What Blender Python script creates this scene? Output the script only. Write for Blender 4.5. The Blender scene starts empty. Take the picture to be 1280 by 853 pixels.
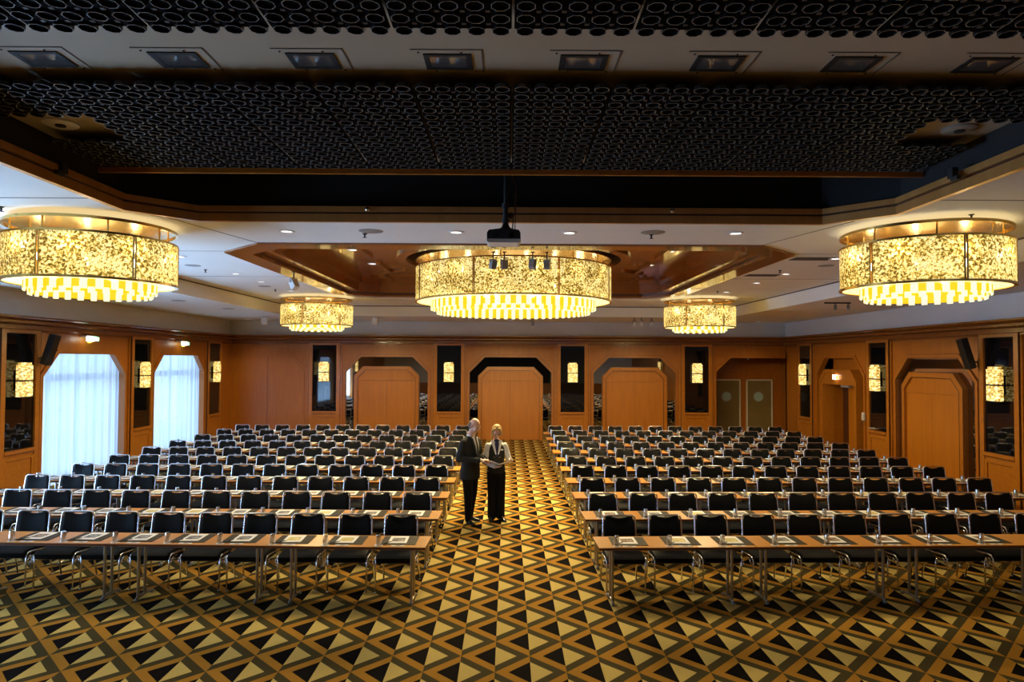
import bpy, bmesh, math, random
from mathutils import Vector, Matrix
from mathutils.geometry import tessellate_polygon
PI = math.pi
random.seed(7)
S = bpy.context.scene
COL = S.collection

# ------------------------------------------------------------------ camera, world, exposure
CAM_H = 2.87
yaw, pitch, roll = math.radians(.30), math.radians(1.578), math.radians(.25)
fw = Vector((math.sin(yaw)*math.cos(pitch), math.cos(yaw)*math.cos(pitch), math.sin(pitch)))
rt = Vector((math.cos(yaw), -math.sin(yaw), 0)); up = rt.cross(fw)
R_ = rt*math.cos(roll)+up*math.sin(roll); U_ = -rt*math.sin(roll)+up*math.cos(roll)
cd = bpy.data.cameras.new('camera'); cam = bpy.data.objects.new('camera', cd); COL.objects.link(cam)
cd.sensor_width = 36; cd.lens = 853/1280*36; cd.clip_start = .05; cd.clip_end = 200
cam.matrix_world = Matrix(((R_.x, U_.x, -fw.x, 0), (R_.y, U_.y, -fw.y, 0), (R_.z, U_.z, -fw.z, CAM_H), (0, 0, 0, 1)))
S.camera = cam
def pix(X, Y, Z):
    p = Vector((X, Y, Z-CAM_H)); d = p.dot(fw)
    return 640+853*p.dot(R_)/d, 426.5-853*p.dot(U_)/d

w = bpy.data.worlds.new('world'); S.world = w; w.use_nodes = True
bg = w.node_tree.nodes['Background']; bg.inputs[0].default_value = (.50, .72, 1.0, 1); bg.inputs[1].default_value = 1.2
S.view_settings.view_transform = 'Standard'; S.view_settings.look = 'None'
S.view_settings.gamma = 1; S.view_settings.use_curve_mapping = False
S.view_settings.exposure = 1.0
S.cycles.use_denoising = True
S.cycles.max_bounces = 8; S.cycles.diffuse_bounces = 4; S.cycles.glossy_bounces = 4
S.cycles.transmission_bounces = 4; S.cycles.transparent_max_bounces = 12
S.cycles.sample_clamp_indirect = 4.0; S.cycles.caustics_reflective = False; S.cycles.caustics_refractive = False
BULB_SIDE, BULB_CENTRE, CRYSTAL_CORE, RIM_WASH = .38, .60, (34, 125), 1.6
HALO = 5
CORE_C = 860
DAYLIGHT, DOWNLIGHT = (125, 125, 470, 470), 34
DAY_COL = (.36, .62, 1.0); WARM = (1.0, .76, .38)
def light(name, kind, loc, power, color, **k):
    d = bpy.data.lights.new(name, kind); d.energy = power; d.color = color
    for a, v in k.items(): setattr(d, a, v)
    o = bpy.data.objects.new(name, d); o.location = loc; COL.objects.link(o); return o

# ------------------------------------------------------------------ materials
def mat(name, col=(.5, .5, .5), rough=.5, metal=0, spec=.5, coat=0, coat_rough=.1, emit=None, estr=0, sheen=0):
    m = bpy.data.materials.new(name); m.use_nodes = True
    b = m.node_tree.nodes['Principled BSDF']
    b.inputs['Base Color'].default_value = (*col, 1); b.inputs['Roughness'].default_value = rough
    b.inputs['Metallic'].default_value = metal; b.inputs['Specular IOR Level'].default_value = spec
    b.inputs['Coat Weight'].default_value = coat; b.inputs['Coat Roughness'].default_value = coat_rough
    if sheen: b.inputs['Sheen Weight'].default_value = sheen
    if emit: b.inputs['Emission Color'].default_value = (*emit, 1); b.inputs['Emission Strength'].default_value = estr
    return m
def nodes(m): return m.node_tree.nodes, m.node_tree.links, m.node_tree.nodes['Principled BSDF']
def ramp(ns, cols):
    r = ns.new('ShaderNodeValToRGB'); e = r.color_ramp.elements
    e[0].position, e[0].color = cols[0][0], (*cols[0][1], 1)
    e[1].position, e[1].color = cols[-1][0], (*cols[-1][1], 1)
    for p, c in cols[1:-1]:
        x = e.new(p); x.color = (*c, 1)
    return r
def noisy(name, c1, c2, scale=(1, 1, 1), nscale=4, rough=.5, bump=0, detail=4, **k):
    m = mat(name, c1, rough, **k); ns, ls, b = nodes(m)
    tc = ns.new('ShaderNodeTexCoord'); mp = ns.new('ShaderNodeMapping'); mp.inputs['Scale'].default_value = scale
    n = ns.new('ShaderNodeTexNoise'); n.inputs['Scale'].default_value = nscale; n.inputs['Detail'].default_value = detail
    ls.new(tc.outputs['Object'], mp.inputs[0]); ls.new(mp.outputs[0], n.inputs['Vector'])
    r = ramp(ns, [(.3, c1), (.7, c2)]); ls.new(n.outputs['Fac'], r.inputs[0]); ls.new(r.outputs[0], b.inputs['Base Color'])
    if bump:
        bp = ns.new('ShaderNodeBump'); bp.inputs['Strength'].default_value = bump; bp.inputs['Distance'].default_value = .01
        ls.new(n.outputs['Fac'], bp.inputs['Height']); ls.new(bp.outputs[0], b.inputs['Normal'])
    return m
M = {}
W1, W2 = (.41, .132, .007), (.34, .102, .005)
M['wood'] = noisy('cherry_wood_veneer', W1, W2, (9, 9, .7), 2.5, .40, coat=.12, coat_rough=.15)
M['wood_door'] = noisy('cherry_wood_door', (.46, .155, .006), (.395, .126, .005), (7, 7, .5), 2.0, .42, coat=.10, coat_rough=.2)
M['wood_trim'] = noisy('cherry_wood_trim', (.45, .160, .014), (.37, .122, .010), (4, 4, 4), 3, .28, coat=.3)
M['wood_ceiling'] = noisy('polished_ceiling_wood', (.30, .105, .022), (.22, .072, .014), (1, 1, 1), 2.2, .20, coat=.6, coat_rough=.06)
M['wood_cornice'] = noisy('dark_cherry_cornice', (.27, .085, .010), (.21, .062, .007), (4, 4, 4), 3, .25, coat=.4)
M['wood_dark'] = mat('dark_wood', (.07, .022, .008), .35)
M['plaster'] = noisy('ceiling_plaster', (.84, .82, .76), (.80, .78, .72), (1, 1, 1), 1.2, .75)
M['plaster_wall'] = noisy('upper_wall_plaster', (.76, .76, .75), (.72, .72, .71), (1, 1, 1), 1.2, .75)
M['plaster_void'] = mat('shaded_void_plaster', (.44, .36, .25), .7)  # white plaster in the recess, with the shade there put into its colour
M['joint'] = mat('ceiling_joint', (.12, .10, .08), .8)
M['black'] = mat('matt_black', (.006, .005, .005), .8)
M['grille_board'] = mat('grille_backing', (.004, .003, .003), .9, spec=.05)
M['grille'] = mat('dark_grille_tube', (.02, .018, .017), .3, metal=.3)
M['grille_rim'] = mat('grille_rim', (.34, .32, .30), .45)
M['fascia'] = noisy('brushed_bronze_fascia', (.62, .30, .09), (.52, .23, .06), (1, 1, .2), 6, .30, metal=.35)
M['grille_post'] = mat('grille_post', (.045, .038, .034), .6)
M['black_glass'] = mat('black_glass', (.004, .004, .005), .03, spec=.65)
M['mirror'] = mat('mirror_silver', (.62, .60, .56), .015, metal=1)
M['chrome'] = mat('chrome', (.90, .90, .92), .20, metal=1)
M['steel'] = mat('steel_tube', (.42, .40, .37), .28, metal=1)
M['brass'] = mat('brass', (.85, .58, .18), .22, metal=1)
M['fabric'] = noisy('black_upholstery', (.0035, .004, .0045), (.007, .0075, .008), (1, 1, 1), 160, .6, .15, spec=.14)
M['table_top'] = noisy('table_laminate', (.60, .265, .042), (.54, .230, .034), (1.5, 12, 6), 3, .36)
M['table_edge'] = mat('table_edge', (.20, .060, .013), .4)
M['blotter'] = noisy('grey_brown_leather', (.038, .032, .022), (.048, .041, .029), (1, 1, 1), 60, .7, spec=.2)
M['paper'] = mat('white_paper', (.90, .90, .87), .6)
M['napkin'] = mat('white_napkin', (.85, .85, .84), .8)
M['pen'] = mat('pen_black', (.02, .02, .02), .3)
M['speaker'] = mat('black_speaker', (.012, .012, .013), .5)
M['white_metal'] = mat('white_metal', (.75, .74, .72), .4)
M['grey_metal'] = mat('grey_metal', (.28, .27, .25), .5)
M['door_white'] = mat('pale_door_frame', (.72, .68, .58), .5)
M['door_olive'] = noisy('olive_door', (.24, .17, .055), (.20, .14, .045), (1, 1, 1), 2, .5)
def picture(name, c):
    m = mat(name, c[0], .45); ns, ls, b = nodes(m)
    tc = ns.new('ShaderNodeTexCoord'); n = ns.new('ShaderNodeTexNoise'); n.inputs['Scale'].default_value = 32; n.inputs['Detail'].default_value = 6
    ls.new(tc.outputs['Object'], n.inputs['Vector'])
    r = ramp(ns, [(.35, c[0]), (.5, c[1]), (.62, c[2])]); ls.new(n.outputs['Fac'], r.inputs[0]); ls.new(r.outputs[0], b.inputs['Base Color'])
    return m
M['photo_dark'] = picture('monochrome_cover_photo', ((.02, .02, .02), (.14, .13, .12), (.5, .5, .48)))
M['photo_warm'] = picture('brown_cover_photo', ((.03, .02, .015), (.20, .10, .05), (.5, .42, .3)))
M['photo_yellow'] = picture('yellow_cover_photo', ((.42, .32, .06), (.60, .48, .12), (.75, .66, .30)))

# thin clear glass without refraction (thin walls)
def thin_glass(name, tint=(1, 1, 1), gl=.10, rough=.02):
    m = bpy.data.materials.new(name); m.use_nodes = True; ns, ls = m.node_tree.nodes, m.node_tree.links
    ns.clear(); o = ns.new('ShaderNodeOutputMaterial'); mx = ns.new('ShaderNodeMixShader')
    t = ns.new('ShaderNodeBsdfTransparent'); t.inputs[0].default_value = (*tint, 1)
    g = ns.new('ShaderNodeBsdfGlossy'); g.inputs['Roughness'].default_value = rough; g.inputs[0].default_value = (1, 1, 1, 1)
    f = ns.new('ShaderNodeLayerWeight'); f.inputs[0].default_value = .35
    mp = ns.new('ShaderNodeMapRange'); mp.inputs['To Min'].default_value = gl; mp.inputs['To Max'].default_value = .8
    ls.new(f.outputs['Facing'], mp.inputs['Value']); ls.new(mp.outputs[0], mx.inputs[0])
    ls.new(t.outputs[0], mx.inputs[1]); ls.new(g.outputs[0], mx.inputs[2]); ls.new(mx.outputs[0], o.inputs[0]); return m
M['glass'] = thin_glass('tumbler_glass', (.90, .92, .93), .45, .05)
M['pane'] = thin_glass('window_pane', (.95, .97, 1), .05)

# sheer curtain : part see-through, part translucent, thinner between the folds
m = bpy.data.materials.new('sheer_curtain_cloth'); m.use_nodes = True; ns, ls = m.node_tree.nodes, m.node_tree.links; ns.clear()
o = ns.new('ShaderNodeOutputMaterial'); tl = ns.new('ShaderNodeBsdfTranslucent'); tl.inputs[0].default_value = (.86, .90, .92, 1)
df = ns.new('ShaderNodeBsdfDiffuse'); df.inputs[0].default_value = (.80, .84, .86, 1)
tr = ns.new('ShaderNodeBsdfTransparent'); a = ns.new('ShaderNodeMixShader'); a.inputs[0].default_value = .3
b2 = ns.new('ShaderNodeMixShader'); b2.inputs[0].default_value = .68
ls.new(tl.outputs[0], a.inputs[1]); ls.new(df.outputs[0], a.inputs[2]); ls.new(tr.outputs[0], b2.inputs[1]); ls.new(a.outputs[0], b2.inputs[2]); ls.new(b2.outputs[0], o.inputs[0])
M['curtain'] = m

# gold-leaf lamp shade: translucent leaf with clear flecks
def gold_shade():
    m = bpy.data.materials.new('gold_leaf_shade'); m.use_nodes = True; ns, ls = m.node_tree.nodes, m.node_tree.links; ns.clear()
    o = ns.new('ShaderNodeOutputMaterial'); tc = ns.new('ShaderNodeTexCoord')
    n = ns.new('ShaderNodeTexNoise'); n.inputs['Scale'].default_value = 32; n.inputs['Detail'].default_value = 7; n.inputs['Distortion'].default_value = .6
    n2 = ns.new('ShaderNodeTexNoise'); n2.inputs['Scale'].default_value = 3.2; n2.inputs['Detail'].default_value = 2
    ls.new(tc.outputs['Object'], n.inputs['Vector']); ls.new(tc.outputs['Object'], n2.inputs['Vector'])
    ad = ns.new('ShaderNodeMath'); ad.operation = 'MULTIPLY_ADD'; ad.inputs[1].default_value = .35; ls.new(n2.outputs['Fac'], ad.inputs[0]); ls.new(n.outputs['Fac'], ad.inputs[2])
    r = ramp(ns, [(.55, (.09, .052, .008)), (.63, (.30, .195, .035)), (.70, (.66, .48, .15)), (.80, (1, .88, .52))]); ls.new(ad.outputs[0], r.inputs[0])
    t = ns.new('ShaderNodeBsdfTranslucent'); ls.new(r.outputs[0], t.inputs[0])
    e = ns.new('ShaderNodeEmission'); ls.new(r.outputs[0], e.inputs[0]); e.inputs[1].default_value = .37
    av = ns.new('ShaderNodeAddShader'); ls.new(t.outputs[0], av.inputs[0]); ls.new(e.outputs[0], av.inputs[1])
    g = ns.new('ShaderNodeBsdfGlossy'); g.inputs[0].default_value = (.9, .7, .35, 1); g.inputs[1].default_value = .25
    mx = ns.new('ShaderNodeMixShader'); mx.inputs[0].default_value = .10; ls.new(av.outputs[0], mx.inputs[1]); ls.new(g.outputs[0], mx.inputs[2])
    tp = ns.new('ShaderNodeBsdfTransparent'); tp.inputs[0].default_value = (1, .93, .7, 1)
    st = ns.new('ShaderNodeMapRange'); st.inputs['From Min'].default_value = .80; st.inputs['From Max'].default_value = .86; st.inputs['To Max'].default_value = .7
    ls.new(ad.outputs[0], st.inputs['Value'])
    m2 = ns.new('ShaderNodeMixShader'); ls.new(st.outputs[0], m2.inputs[0]); ls.new(mx.outputs[0], m2.inputs[1]); ls.new(tp.outputs[0], m2.inputs[2])
    ls.new(m2.outputs[0], o.inputs[0]); return m
M['shade'] = gold_shade()
def lit(name, c, s, gloss=True): return mat(name, tuple(x*.8 for x in c), .3, emit=c, estr=s)
def strip_glass(name, c, s):
    m = bpy.data.materials.new(name); m.use_nodes = True; ns, ls = m.node_tree.nodes, m.node_tree.links; ns.clear()
    o = ns.new('ShaderNodeOutputMaterial'); e = ns.new('ShaderNodeEmission'); e.inputs[0].default_value = (*c, 1); e.inputs[1].default_value = s
    t = ns.new('ShaderNodeBsdfTransparent'); t.inputs[0].default_value = (1, .93, .75, 1); x = ns.new('ShaderNodeMixShader'); x.inputs[0].default_value = .16
    ls.new(e.outputs[0], x.inputs[1]); ls.new(t.outputs[0], x.inputs[2]); ls.new(x.outputs[0], o.inputs[0]); return m
M['strip_cream'] = strip_glass('lit_cream_glass', (1, .90, .48), .85)
M['strip_yellow'] = strip_glass('lit_amber_glass', (1, .60, .015), .62)
M['diffuser'] = lit('lit_diffuser', (1, .86, .35), .75)
M['bulb'] = lit('bulb', (1, .92, .66), 14)
def sconce_mat():
    m = mat('lit_mosaic_glass', (.6, .5, .25), .25); ns, ls, b = nodes(m)
    tc = ns.new('ShaderNodeTexCoord'); mp = ns.new('ShaderNodeMapping'); mp.inputs['Scale'].default_value = (14, 14, 26)
    n = ns.new('ShaderNodeTexNoise'); n.inputs['Scale'].default_value = 1.1; n.inputs['Detail'].default_value = 4
    ls.new(tc.outputs['Object'], mp.inputs[0]); ls.new(mp.outputs[0], n.inputs['Vector'])
    r = ramp(ns, [(.38, (.12, .06, .005)), (.50, (.60, .34, .05)), (.62, (1, .85, .42))]); ls.new(n.outputs['Fac'], r.inputs[0])
    ls.new(r.outputs[0], b.inputs['Emission Color']); b.inputs['Emission Strength'].default_value = .85
    return m
M['sconce'] = sconce_mat()
M['lens'] = lit('downlight_lens', (1, .97, .9), 1.2)
M['exit_green'] = lit('exit_sign_green', (.25, .8, .4), 2.2)
M['exit_white'] = lit('exit_sign_white', (1, .95, .85), 3.0)
M['orange_lamp'] = lit('orange_indicator', (1, .45, .05), 2.0)
M['lamp_glass'] = mat('dim_floodlight_glass', (.10, .10, .10), .12, spec=.8)
M['porthole'] = mat('porthole_glass', (.42, .58, .58), .08, spec=.8)
M['skin'] = mat('skin', (.72, .43, .31), .5)
M['hair'] = mat('blond_hair', (.50, .33, .10), .55)
M['hair_grey'] = mat('short_grey_hair', (.16, .12, .10), .7)
M['suit'] = noisy('charcoal_suit', (.020, .021, .020), (.030, .031, .030), (1, 1, 1), 60, .8, spec=.2)
M['trouser'] = mat('black_trousers', (.005, .005, .006), .8, spec=.2)
M['shirt'] = mat('white_shirt', (.88, .88, .86), .7)
M['window_metal'] = mat('window_frame_metal', (.06, .07, .08), .5)
M['tie'] = mat('dark_green_tie', (.04, .055, .05), .5)
M['scarf'] = mat('navy_scarf', (.02, .025, .09), .55)
M['shoe'] = mat('black_leather', (.012, .012, .012), .22)
M['eye'] = mat('eye_dark', (.03, .02, .015), .3)
M['lip'] = mat('lips', (.42, .14, .11), .5)
M['outside'] = mat('pale_outside_wall', (.80, .84, .88), .9)
M['outside_ground'] = mat('outside_paving', (.55, .58, .62), .9)
M['foliage'] = mat('outside_hedge', (.06, .12, .05), .9)

# carpet: square lozenges on their corners, left half black in a rust border, right half beige in a grey-brown border
def carpet():
    m = mat('geometric_carpet', (.4, .3, .1), .95, spec=.04); ns, ls, b = nodes(m)
    tc = ns.new('ShaderNodeTexCoord'); sp = ns.new('ShaderNodeSeparateXYZ'); ls.new(tc.outputs['Object'], sp.inputs[0])
    def mt(op, a, bb=None, c=None):
        n = ns.new('ShaderNodeMath'); n.operation = op
        for i, v in enumerate((a, bb, c)):
            if v is None: continue
            if isinstance(v, (int, float)): n.inputs[i].default_value = v
            else: ls.new(v, n.inputs[i])
        return n.outputs[0]
    u = mt('MULTIPLY', mt('ADD', sp.outputs[0], .112), 1/.331)
    v = mt('MULTIPLY', mt('SUBTRACT', sp.outputs[1], 6.69), 1/.3425)
    A = mt('MULTIPLY', mt('ADD', u, v), .5); B = mt('MULTIPLY', mt('SUBTRACT', u, v), .5)
    fa = mt('SUBTRACT', A, mt('ROUND', A)); fb = mt('SUBTRACT', B, mt('ROUND', B))
    left = mt('LESS_THAN', mt('ADD', fa, fb), 0)
    d = mt('MULTIPLY', mt('MAXIMUM', mt('ABSOLUTE', fa), mt('ABSOLUTE', fb)), 2)
    inner = mt('LESS_THAN', d, .62)
    n = ns.new('ShaderNodeTexNoise'); n.inputs['Scale'].default_value = 90; n.inputs['Detail'].default_value = 3; ls.new(tc.outputs['Object'], n.inputs['Vector'])
    def mixc(f, c1, c2):
        x = ns.new('ShaderNodeMix'); x.data_type = 'RGBA'; ls.new(f, x.inputs['Factor'])
        for i, c in ((6, c1), (7, c2)):
            if isinstance(c, tuple): x.inputs[i].default_value = (*c, 1)
            else: ls.new(c, x.inputs[i])
        return x.outputs[2]
    ic = mixc(left, (.64, .475, .145), (.005, .0035, .0035))
    oc = mixc(left, (.075, .060, .024), (.43, .210, .028))
    c = mixc(inner, oc, ic)
    hs = ns.new('ShaderNodeHueSaturation'); ls.new(c, hs.inputs['Color'])
    ls.new(mt('MULTIPLY_ADD', n.outputs['Fac'], .5, .75), hs.inputs['Value']); ls.new(hs.outputs[0], b.inputs['Base Color'])
    bp = ns.new('ShaderNodeBump'); bp.inputs['Strength'].default_value = .25; bp.inputs['Distance'].default_value = .004
    ls.new(n.outputs['Fac'], bp.inputs['Height']); ls.new(bp.outputs[0], b.inputs['Normal'])
    return m
M['carpet'] = carpet()

# ------------------------------------------------------------------ mesh builder
class MB:
    def __init__(s, T=None): s.v = []; s.f = []; s.m = []; s.T = T
    def add(s, vs, fs, mi=0):
        b = len(s.v)
        for p in vs: s.v.append(tuple(s.T(*p)) if s.T else tuple(p))
        for f in fs: s.f.append(tuple(b+i for i in f)); s.m.append(mi)
        return s
    def box(s, x0, x1, y0, y1, z0, z1, mi=0, skip=()):
        vs = [(x0, y0, z0), (x1, y0, z0), (x1, y1, z0), (x0, y1, z0), (x0, y0, z1), (x1, y0, z1), (x1, y1, z1), (x0, y1, z1)]
        fs = [(0, 3, 2, 1), (4, 5, 6, 7), (0, 1, 5, 4), (1, 2, 6, 5), (2, 3, 7, 6), (3, 0, 4, 7)]
        return s.add(vs, fs, mi)
    def prism(s, pts, a0, a1, ax='y', mi=0, caps=(True, True), side_mi=None):
        # pts 2D polygon; ax: axis of extrusion. y: (x,z) ; z: (x,y) ; x: (y,z)
        n = len(pts)
        def P(p, a): return (p[0], a, p[1]) if ax == 'y' else (p[0], p[1], a) if ax == 'z' else (a, p[0], p[1])
        vs = [P(p, a0) for p in pts]+[P(p, a1) for p in pts]
        fs = [(i, (i+1) % n, (i+1) % n+n, i+n) for i in range(n)]
        s.add(vs, fs, mi if side_mi is None else side_mi)
        tr = tessellate_polygon([[Vector((p[0], p[1], 0)) for p in pts]])
        if caps[0]: s.add([P(p, a0) for p in pts], tr, mi)
        if caps[1]: s.add([P(p, a1) for p in pts], tr, mi)
        return s
    def ring(s, outer, inner, a0, a1, ax='z', mi=0):   # band between two outlines with as many points
        n = len(outer)
        def P(p, a): return (p[0], a, p[1]) if ax == 'y' else (p[0], p[1], a) if ax == 'z' else (a, p[0], p[1])
        vs = [P(p, a0) for p in outer]+[P(p, a0) for p in inner]+[P(p, a1) for p in outer]+[P(p, a1) for p in inner]
        fs = []
        for i in range(n):
            j = (i+1) % n
            fs += [(i, j, n+j, n+i), (2*n+i, 2*n+j, 3*n+j, 3*n+i), (i, j, 2*n+j, 2*n+i), (n+i, n+j, 3*n+j, 3*n+i)]
        return s.add(vs, fs, mi)
    def tube(s, pts, r, seg=8, mi=0, closed=False, caps=True):
        pts = [Vector(p) for p in pts]; n = len(pts); rs = r if isinstance(r, (list, tuple)) else [r]*n
        vs = []; prev = None
        for i, p in enumerate(pts):
            a = pts[(i-1) % n] if (closed or i > 0) else p; c = pts[(i+1) % n] if (closed or i < n-1) else p
            t = (c-a).normalized()
            if prev is None: nrm = t.orthogonal().normalized()
            else: nrm = (prev-t*prev.dot(t)).normalized()
            prev = nrm; bn = t.cross(nrm)
            for k in range(seg):
                an = 2*PI*k/seg; vs.append(p+(nrm*math.cos(an)+bn*math.sin(an))*rs[i])
        fs = []
        for i in range(n if closed else n-1):
            j = (i+1) % n
            for k in range(seg): fs.append((i*seg+k, i*seg+(k+1) % seg, j*seg+(k+1) % seg, j*seg+k))
        if caps and not closed: fs += [tuple(range(seg)), tuple((n-1)*seg+k for k in range(seg))]
        return s.add(vs, fs, mi)
    def lathe(s, prof, c=(0, 0, 0), seg=16, mi=0, a0=0, a1=2*PI, axis='z'):
        full = abs(a1-a0-2*PI) < 1e-6; k = seg if full else seg+1; vs = []
        for i in range(k):
            a = a0+(a1-a0)*i/seg
            for r, z in prof:
                if axis == 'z': vs.append((c[0]+r*math.cos(a), c[1]+r*math.sin(a), c[2]+z))
                elif axis == 'y': vs.append((c[0]+r*math.cos(a), c[1]+z, c[2]+r*math.sin(a)))
                else: vs.append((c[0]+z, c[1]+r*math.cos(a), c[2]+r*math.sin(a)))
        n = len(prof); fs = []
        for i in range(seg):
            j = (i+1) % k
            for q in range(n-1): fs.append((i*n+q, j*n+q, j*n+q+1, i*n+q+1))
        return s.add(vs, fs, mi)
    def ball(s, c, r, seg=12, rings=8, mi=0, rot=None):
        if isinstance(r, (int, float)): r = (r, r, r)
        c = Vector(c); vs = []
        for i in range(rings+1):
            th = PI*i/rings
            for k in range(seg):
                ph = 2*PI*k/seg; p = Vector((r[0]*math.sin(th)*math.cos(ph), r[1]*math.sin(th)*math.sin(ph), r[2]*math.cos(th)))
                if rot: p = rot @ p
                vs.append(c+p)
        fs = [(i*seg+k, i*seg+(k+1) % seg, (i+1)*seg+(k+1) % seg, (i+1)*seg+k) for i in range(rings) for k in range(seg)]
        return s.add(vs, fs, mi)
    def cone(s, p, q, r1, r2, mi=0, seg=12):      # tapered limb with round ends
        s.tube([p, q], [r1, r2], seg, mi); s.ball(p, r1, seg, 8, mi); s.ball(q, r2, seg, 8, mi); return s
    def loft(s, rings, seg=20, mi=0):             # rings: (cx,cy,cz,rx,ry)
        vs = []
        for (cx, cy, cz, rx, ry) in rings:
            for k in range(seg):
                a = 2*PI*k/seg; vs.append((cx+rx*math.cos(a), cy+ry*math.sin(a), cz))
        n = len(rings); fs = [(i*seg+k, i*seg+(k+1) % seg, (i+1)*seg+(k+1) % seg, (i+1)*seg+k) for i in range(n-1) for k in range(seg)]
        fs += [tuple(range(seg)), tuple((n-1)*seg+k for k in range(seg))]
        return s.add(vs, fs, mi)
    def build(s, name, mats, parent=None, smooth=False, loc=None, bevel=0, fix=True):
        me = bpy.data.meshes.new(name); me.from_pydata(s.v, [], s.f)
        if not isinstance(mats, (list, tuple)): mats = [mats]
        for m in mats: me.materials.append(M[m] if isinstance(m, str) else m)
        for i, p in enumerate(me.polygons): p.material_index = s.m[i]
        if fix:
            bm = bmesh.new(); bm.from_mesh(me); bmesh.ops.remove_doubles(bm, verts=bm.verts, dist=1e-5)
            bmesh.ops.recalc_face_normals(bm, faces=bm.faces); bm.to_mesh(me); bm.free()
        o = bpy.data.objects.new(name, me); COL.objects.link(o)
        if parent: o.parent = parent
        if loc: o.location = loc
        if smooth:
            for p in me.polygons: p.use_smooth = True
            if smooth is not True: me.set_sharp_from_angle(angle=smooth)
        if bevel:
            b = o.modifiers.new('bevel', 'BEVEL'); b.width = bevel; b.segments = 2; b.limit_method = 'ANGLE'
        return o
def tag(o, label=None, cat=None, group=None, kind=None):
    if label: o['label'] = label
    if cat: o['category'] = cat
    if group: o['group'] = group
    if kind: o['kind'] = kind
    return o
def empty(name, loc=(0, 0, 0), rz=0):
    o = bpy.data.objects.new(name, None); COL.objects.link(o); o.location = loc; o.rotation_euler = (0, 0, rz); o.empty_display_size = .1; return o
def struct(o): o['kind'] = 'structure'; return o
def copy_tree(o, parent=None):
    c = o.copy(); COL.objects.link(c)
    if parent: c.parent = parent
    for ch in list(o.children): copy_tree(ch, c)
    return c
ORD = ['first', 'second', 'third', 'fourth', 'fifth', 'sixth', 'seventh', 'eighth', 'ninth', 'tenth', 'eleventh', 'twelfth']

# ------------------------------------------------------------------ room shell
XW, YF, YN = 9.97, 24.5, -6.0           # side walls, far wall, wall behind the camera
ZC, ZL, ZT = 4.56, 4.23, 3.44           # main ceiling, perimeter ceiling, top of the wood panelling
struct(MB().box(-XW-.3, XW+1.2, YN-.3, YF+2.4, -.2, 0).build('floor', 'carpet'))
def octo(x0, x1, y0, y1, c):
    return [(x0+c, y0), (x1-c, y0), (x1, y0+c), (x1, y1-c), (x1-c, y1), (x0+c, y1), (x0, y1-c), (x0, y0+c)]
C1 = octo(-4.36, 4.42, -3.6, 8.30, .58)     # big coffer with the stage grille
C2 = octo(-4.45, 4.49, 9.91, 18.46, .80)    # wood coffer round the central chandelier
BX0, BX1, BY = -6.93, 6.95, 21.48
mb = MB()
loops = [[Vector((*p, 0)) for p in q] for q in ([(BX0, YN), (BX1, YN), (BX1, BY), (BX0, BY)], C1, C2)]
flat = [p for q in loops for p in q]
mb.add([(p.x, p.y, ZC) for p in flat], tessellate_polygon(loops))
# down-stand round the raised field, its top shadow gap painted as a flush dark strip, and the lower perimeter ceiling
for z0, z1, e, mi in ((ZL, ZC-.03, 0, 0), (ZC-.03, ZC, 0, 1)):
    mb.add([(BX0-e, YN, z0), (BX0-e, BY+e, z0), (BX0-e, BY+e, z1), (BX0-e, YN, z1)], [(0, 1, 2, 3)], mi)
    mb.add([(BX1+e, YN, z0), (BX1+e, BY+e, z0), (BX1+e, BY+e, z1), (BX1+e, YN, z1)], [(0, 1, 2, 3)], mi)
    mb.add([(BX0-e, BY+e, z0), (BX1+e, BY+e, z0), (BX1+e, BY+e, z1), (BX0-e, BY+e, z1)], [(0, 1, 2, 3)], mi)
loops = [[Vector((*p, 0)) for p in q] for q in ([(-XW-.1, YN), (XW+.1, YN), (XW+.1, YF+.1), (-XW-.1, YF+.1)], [(BX0, YN+.001), (BX1, YN+.001), (BX1, BY), (BX0, BY)])]
mb.add([(p.x, p.y, ZL) for q in loops for p in q], tessellate_polygon(loops))
for x0, x1, y0, y1 in ((-6.93, -4.36, 7.18, 7.20), (4.42, 6.95, 7.05, 7.07), (-6.93, -4.40, 10.70, 10.715), (4.49, 6.95, 10.70, 10.715),
                       (-6.93, -4.45, 14.0, 14.015), (4.49, 6.95, 14.0, 14.015), (-6.93, 6.95, 19.4, 19.415)):
    mb.box(x0, x1, y0, y1, ZC-.003, ZC+.01, 1)
for a, b in (((-4.1, 8.15), (-3.66, 9.91)), ((4.16, 8.15), (3.70, 9.91))):
    v = (Vector(b)-Vector(a)).normalized(); n = Vector((-v.y, v.x))*.008
    mb.prism([(a[0]+n.x, a[1]+n.y), (b[0]+n.x, b[1]+n.y), (b[0]-n.x, b[1]-n.y), (a[0]-n.x, a[1]-n.y)], ZC-.003, ZC+.01, 'z', 1)
struct(mb.build('ceiling', ['plaster', 'joint'], fix=False))
# roof slab that keeps the daylight out above the ceiling
struct(MB().box(-XW-1.5, XW+1.5, YN-1, YF+3.2, 7.0, 7.2).build('ceiling_slab', 'black'))

def inset(poly, d):      # outline moved outwards (d>0) for our convex outlines
    n = len(poly); out = []
    for i in range(n):
        p0, p1, p2 = Vector(poly[i-1]), Vector(poly[i]), Vector(poly[(i+1) % n])
        e1, e2 = (p1-p0).normalized(), (p2-p1).normalized()
        n1, n2 = Vector((e1.y, -e1.x)), Vector((e2.y, -e2.x)); b = (n1+n2).normalized()
        out.append(tuple(p1+b*(d/b.dot(n1))))
    return out
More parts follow.
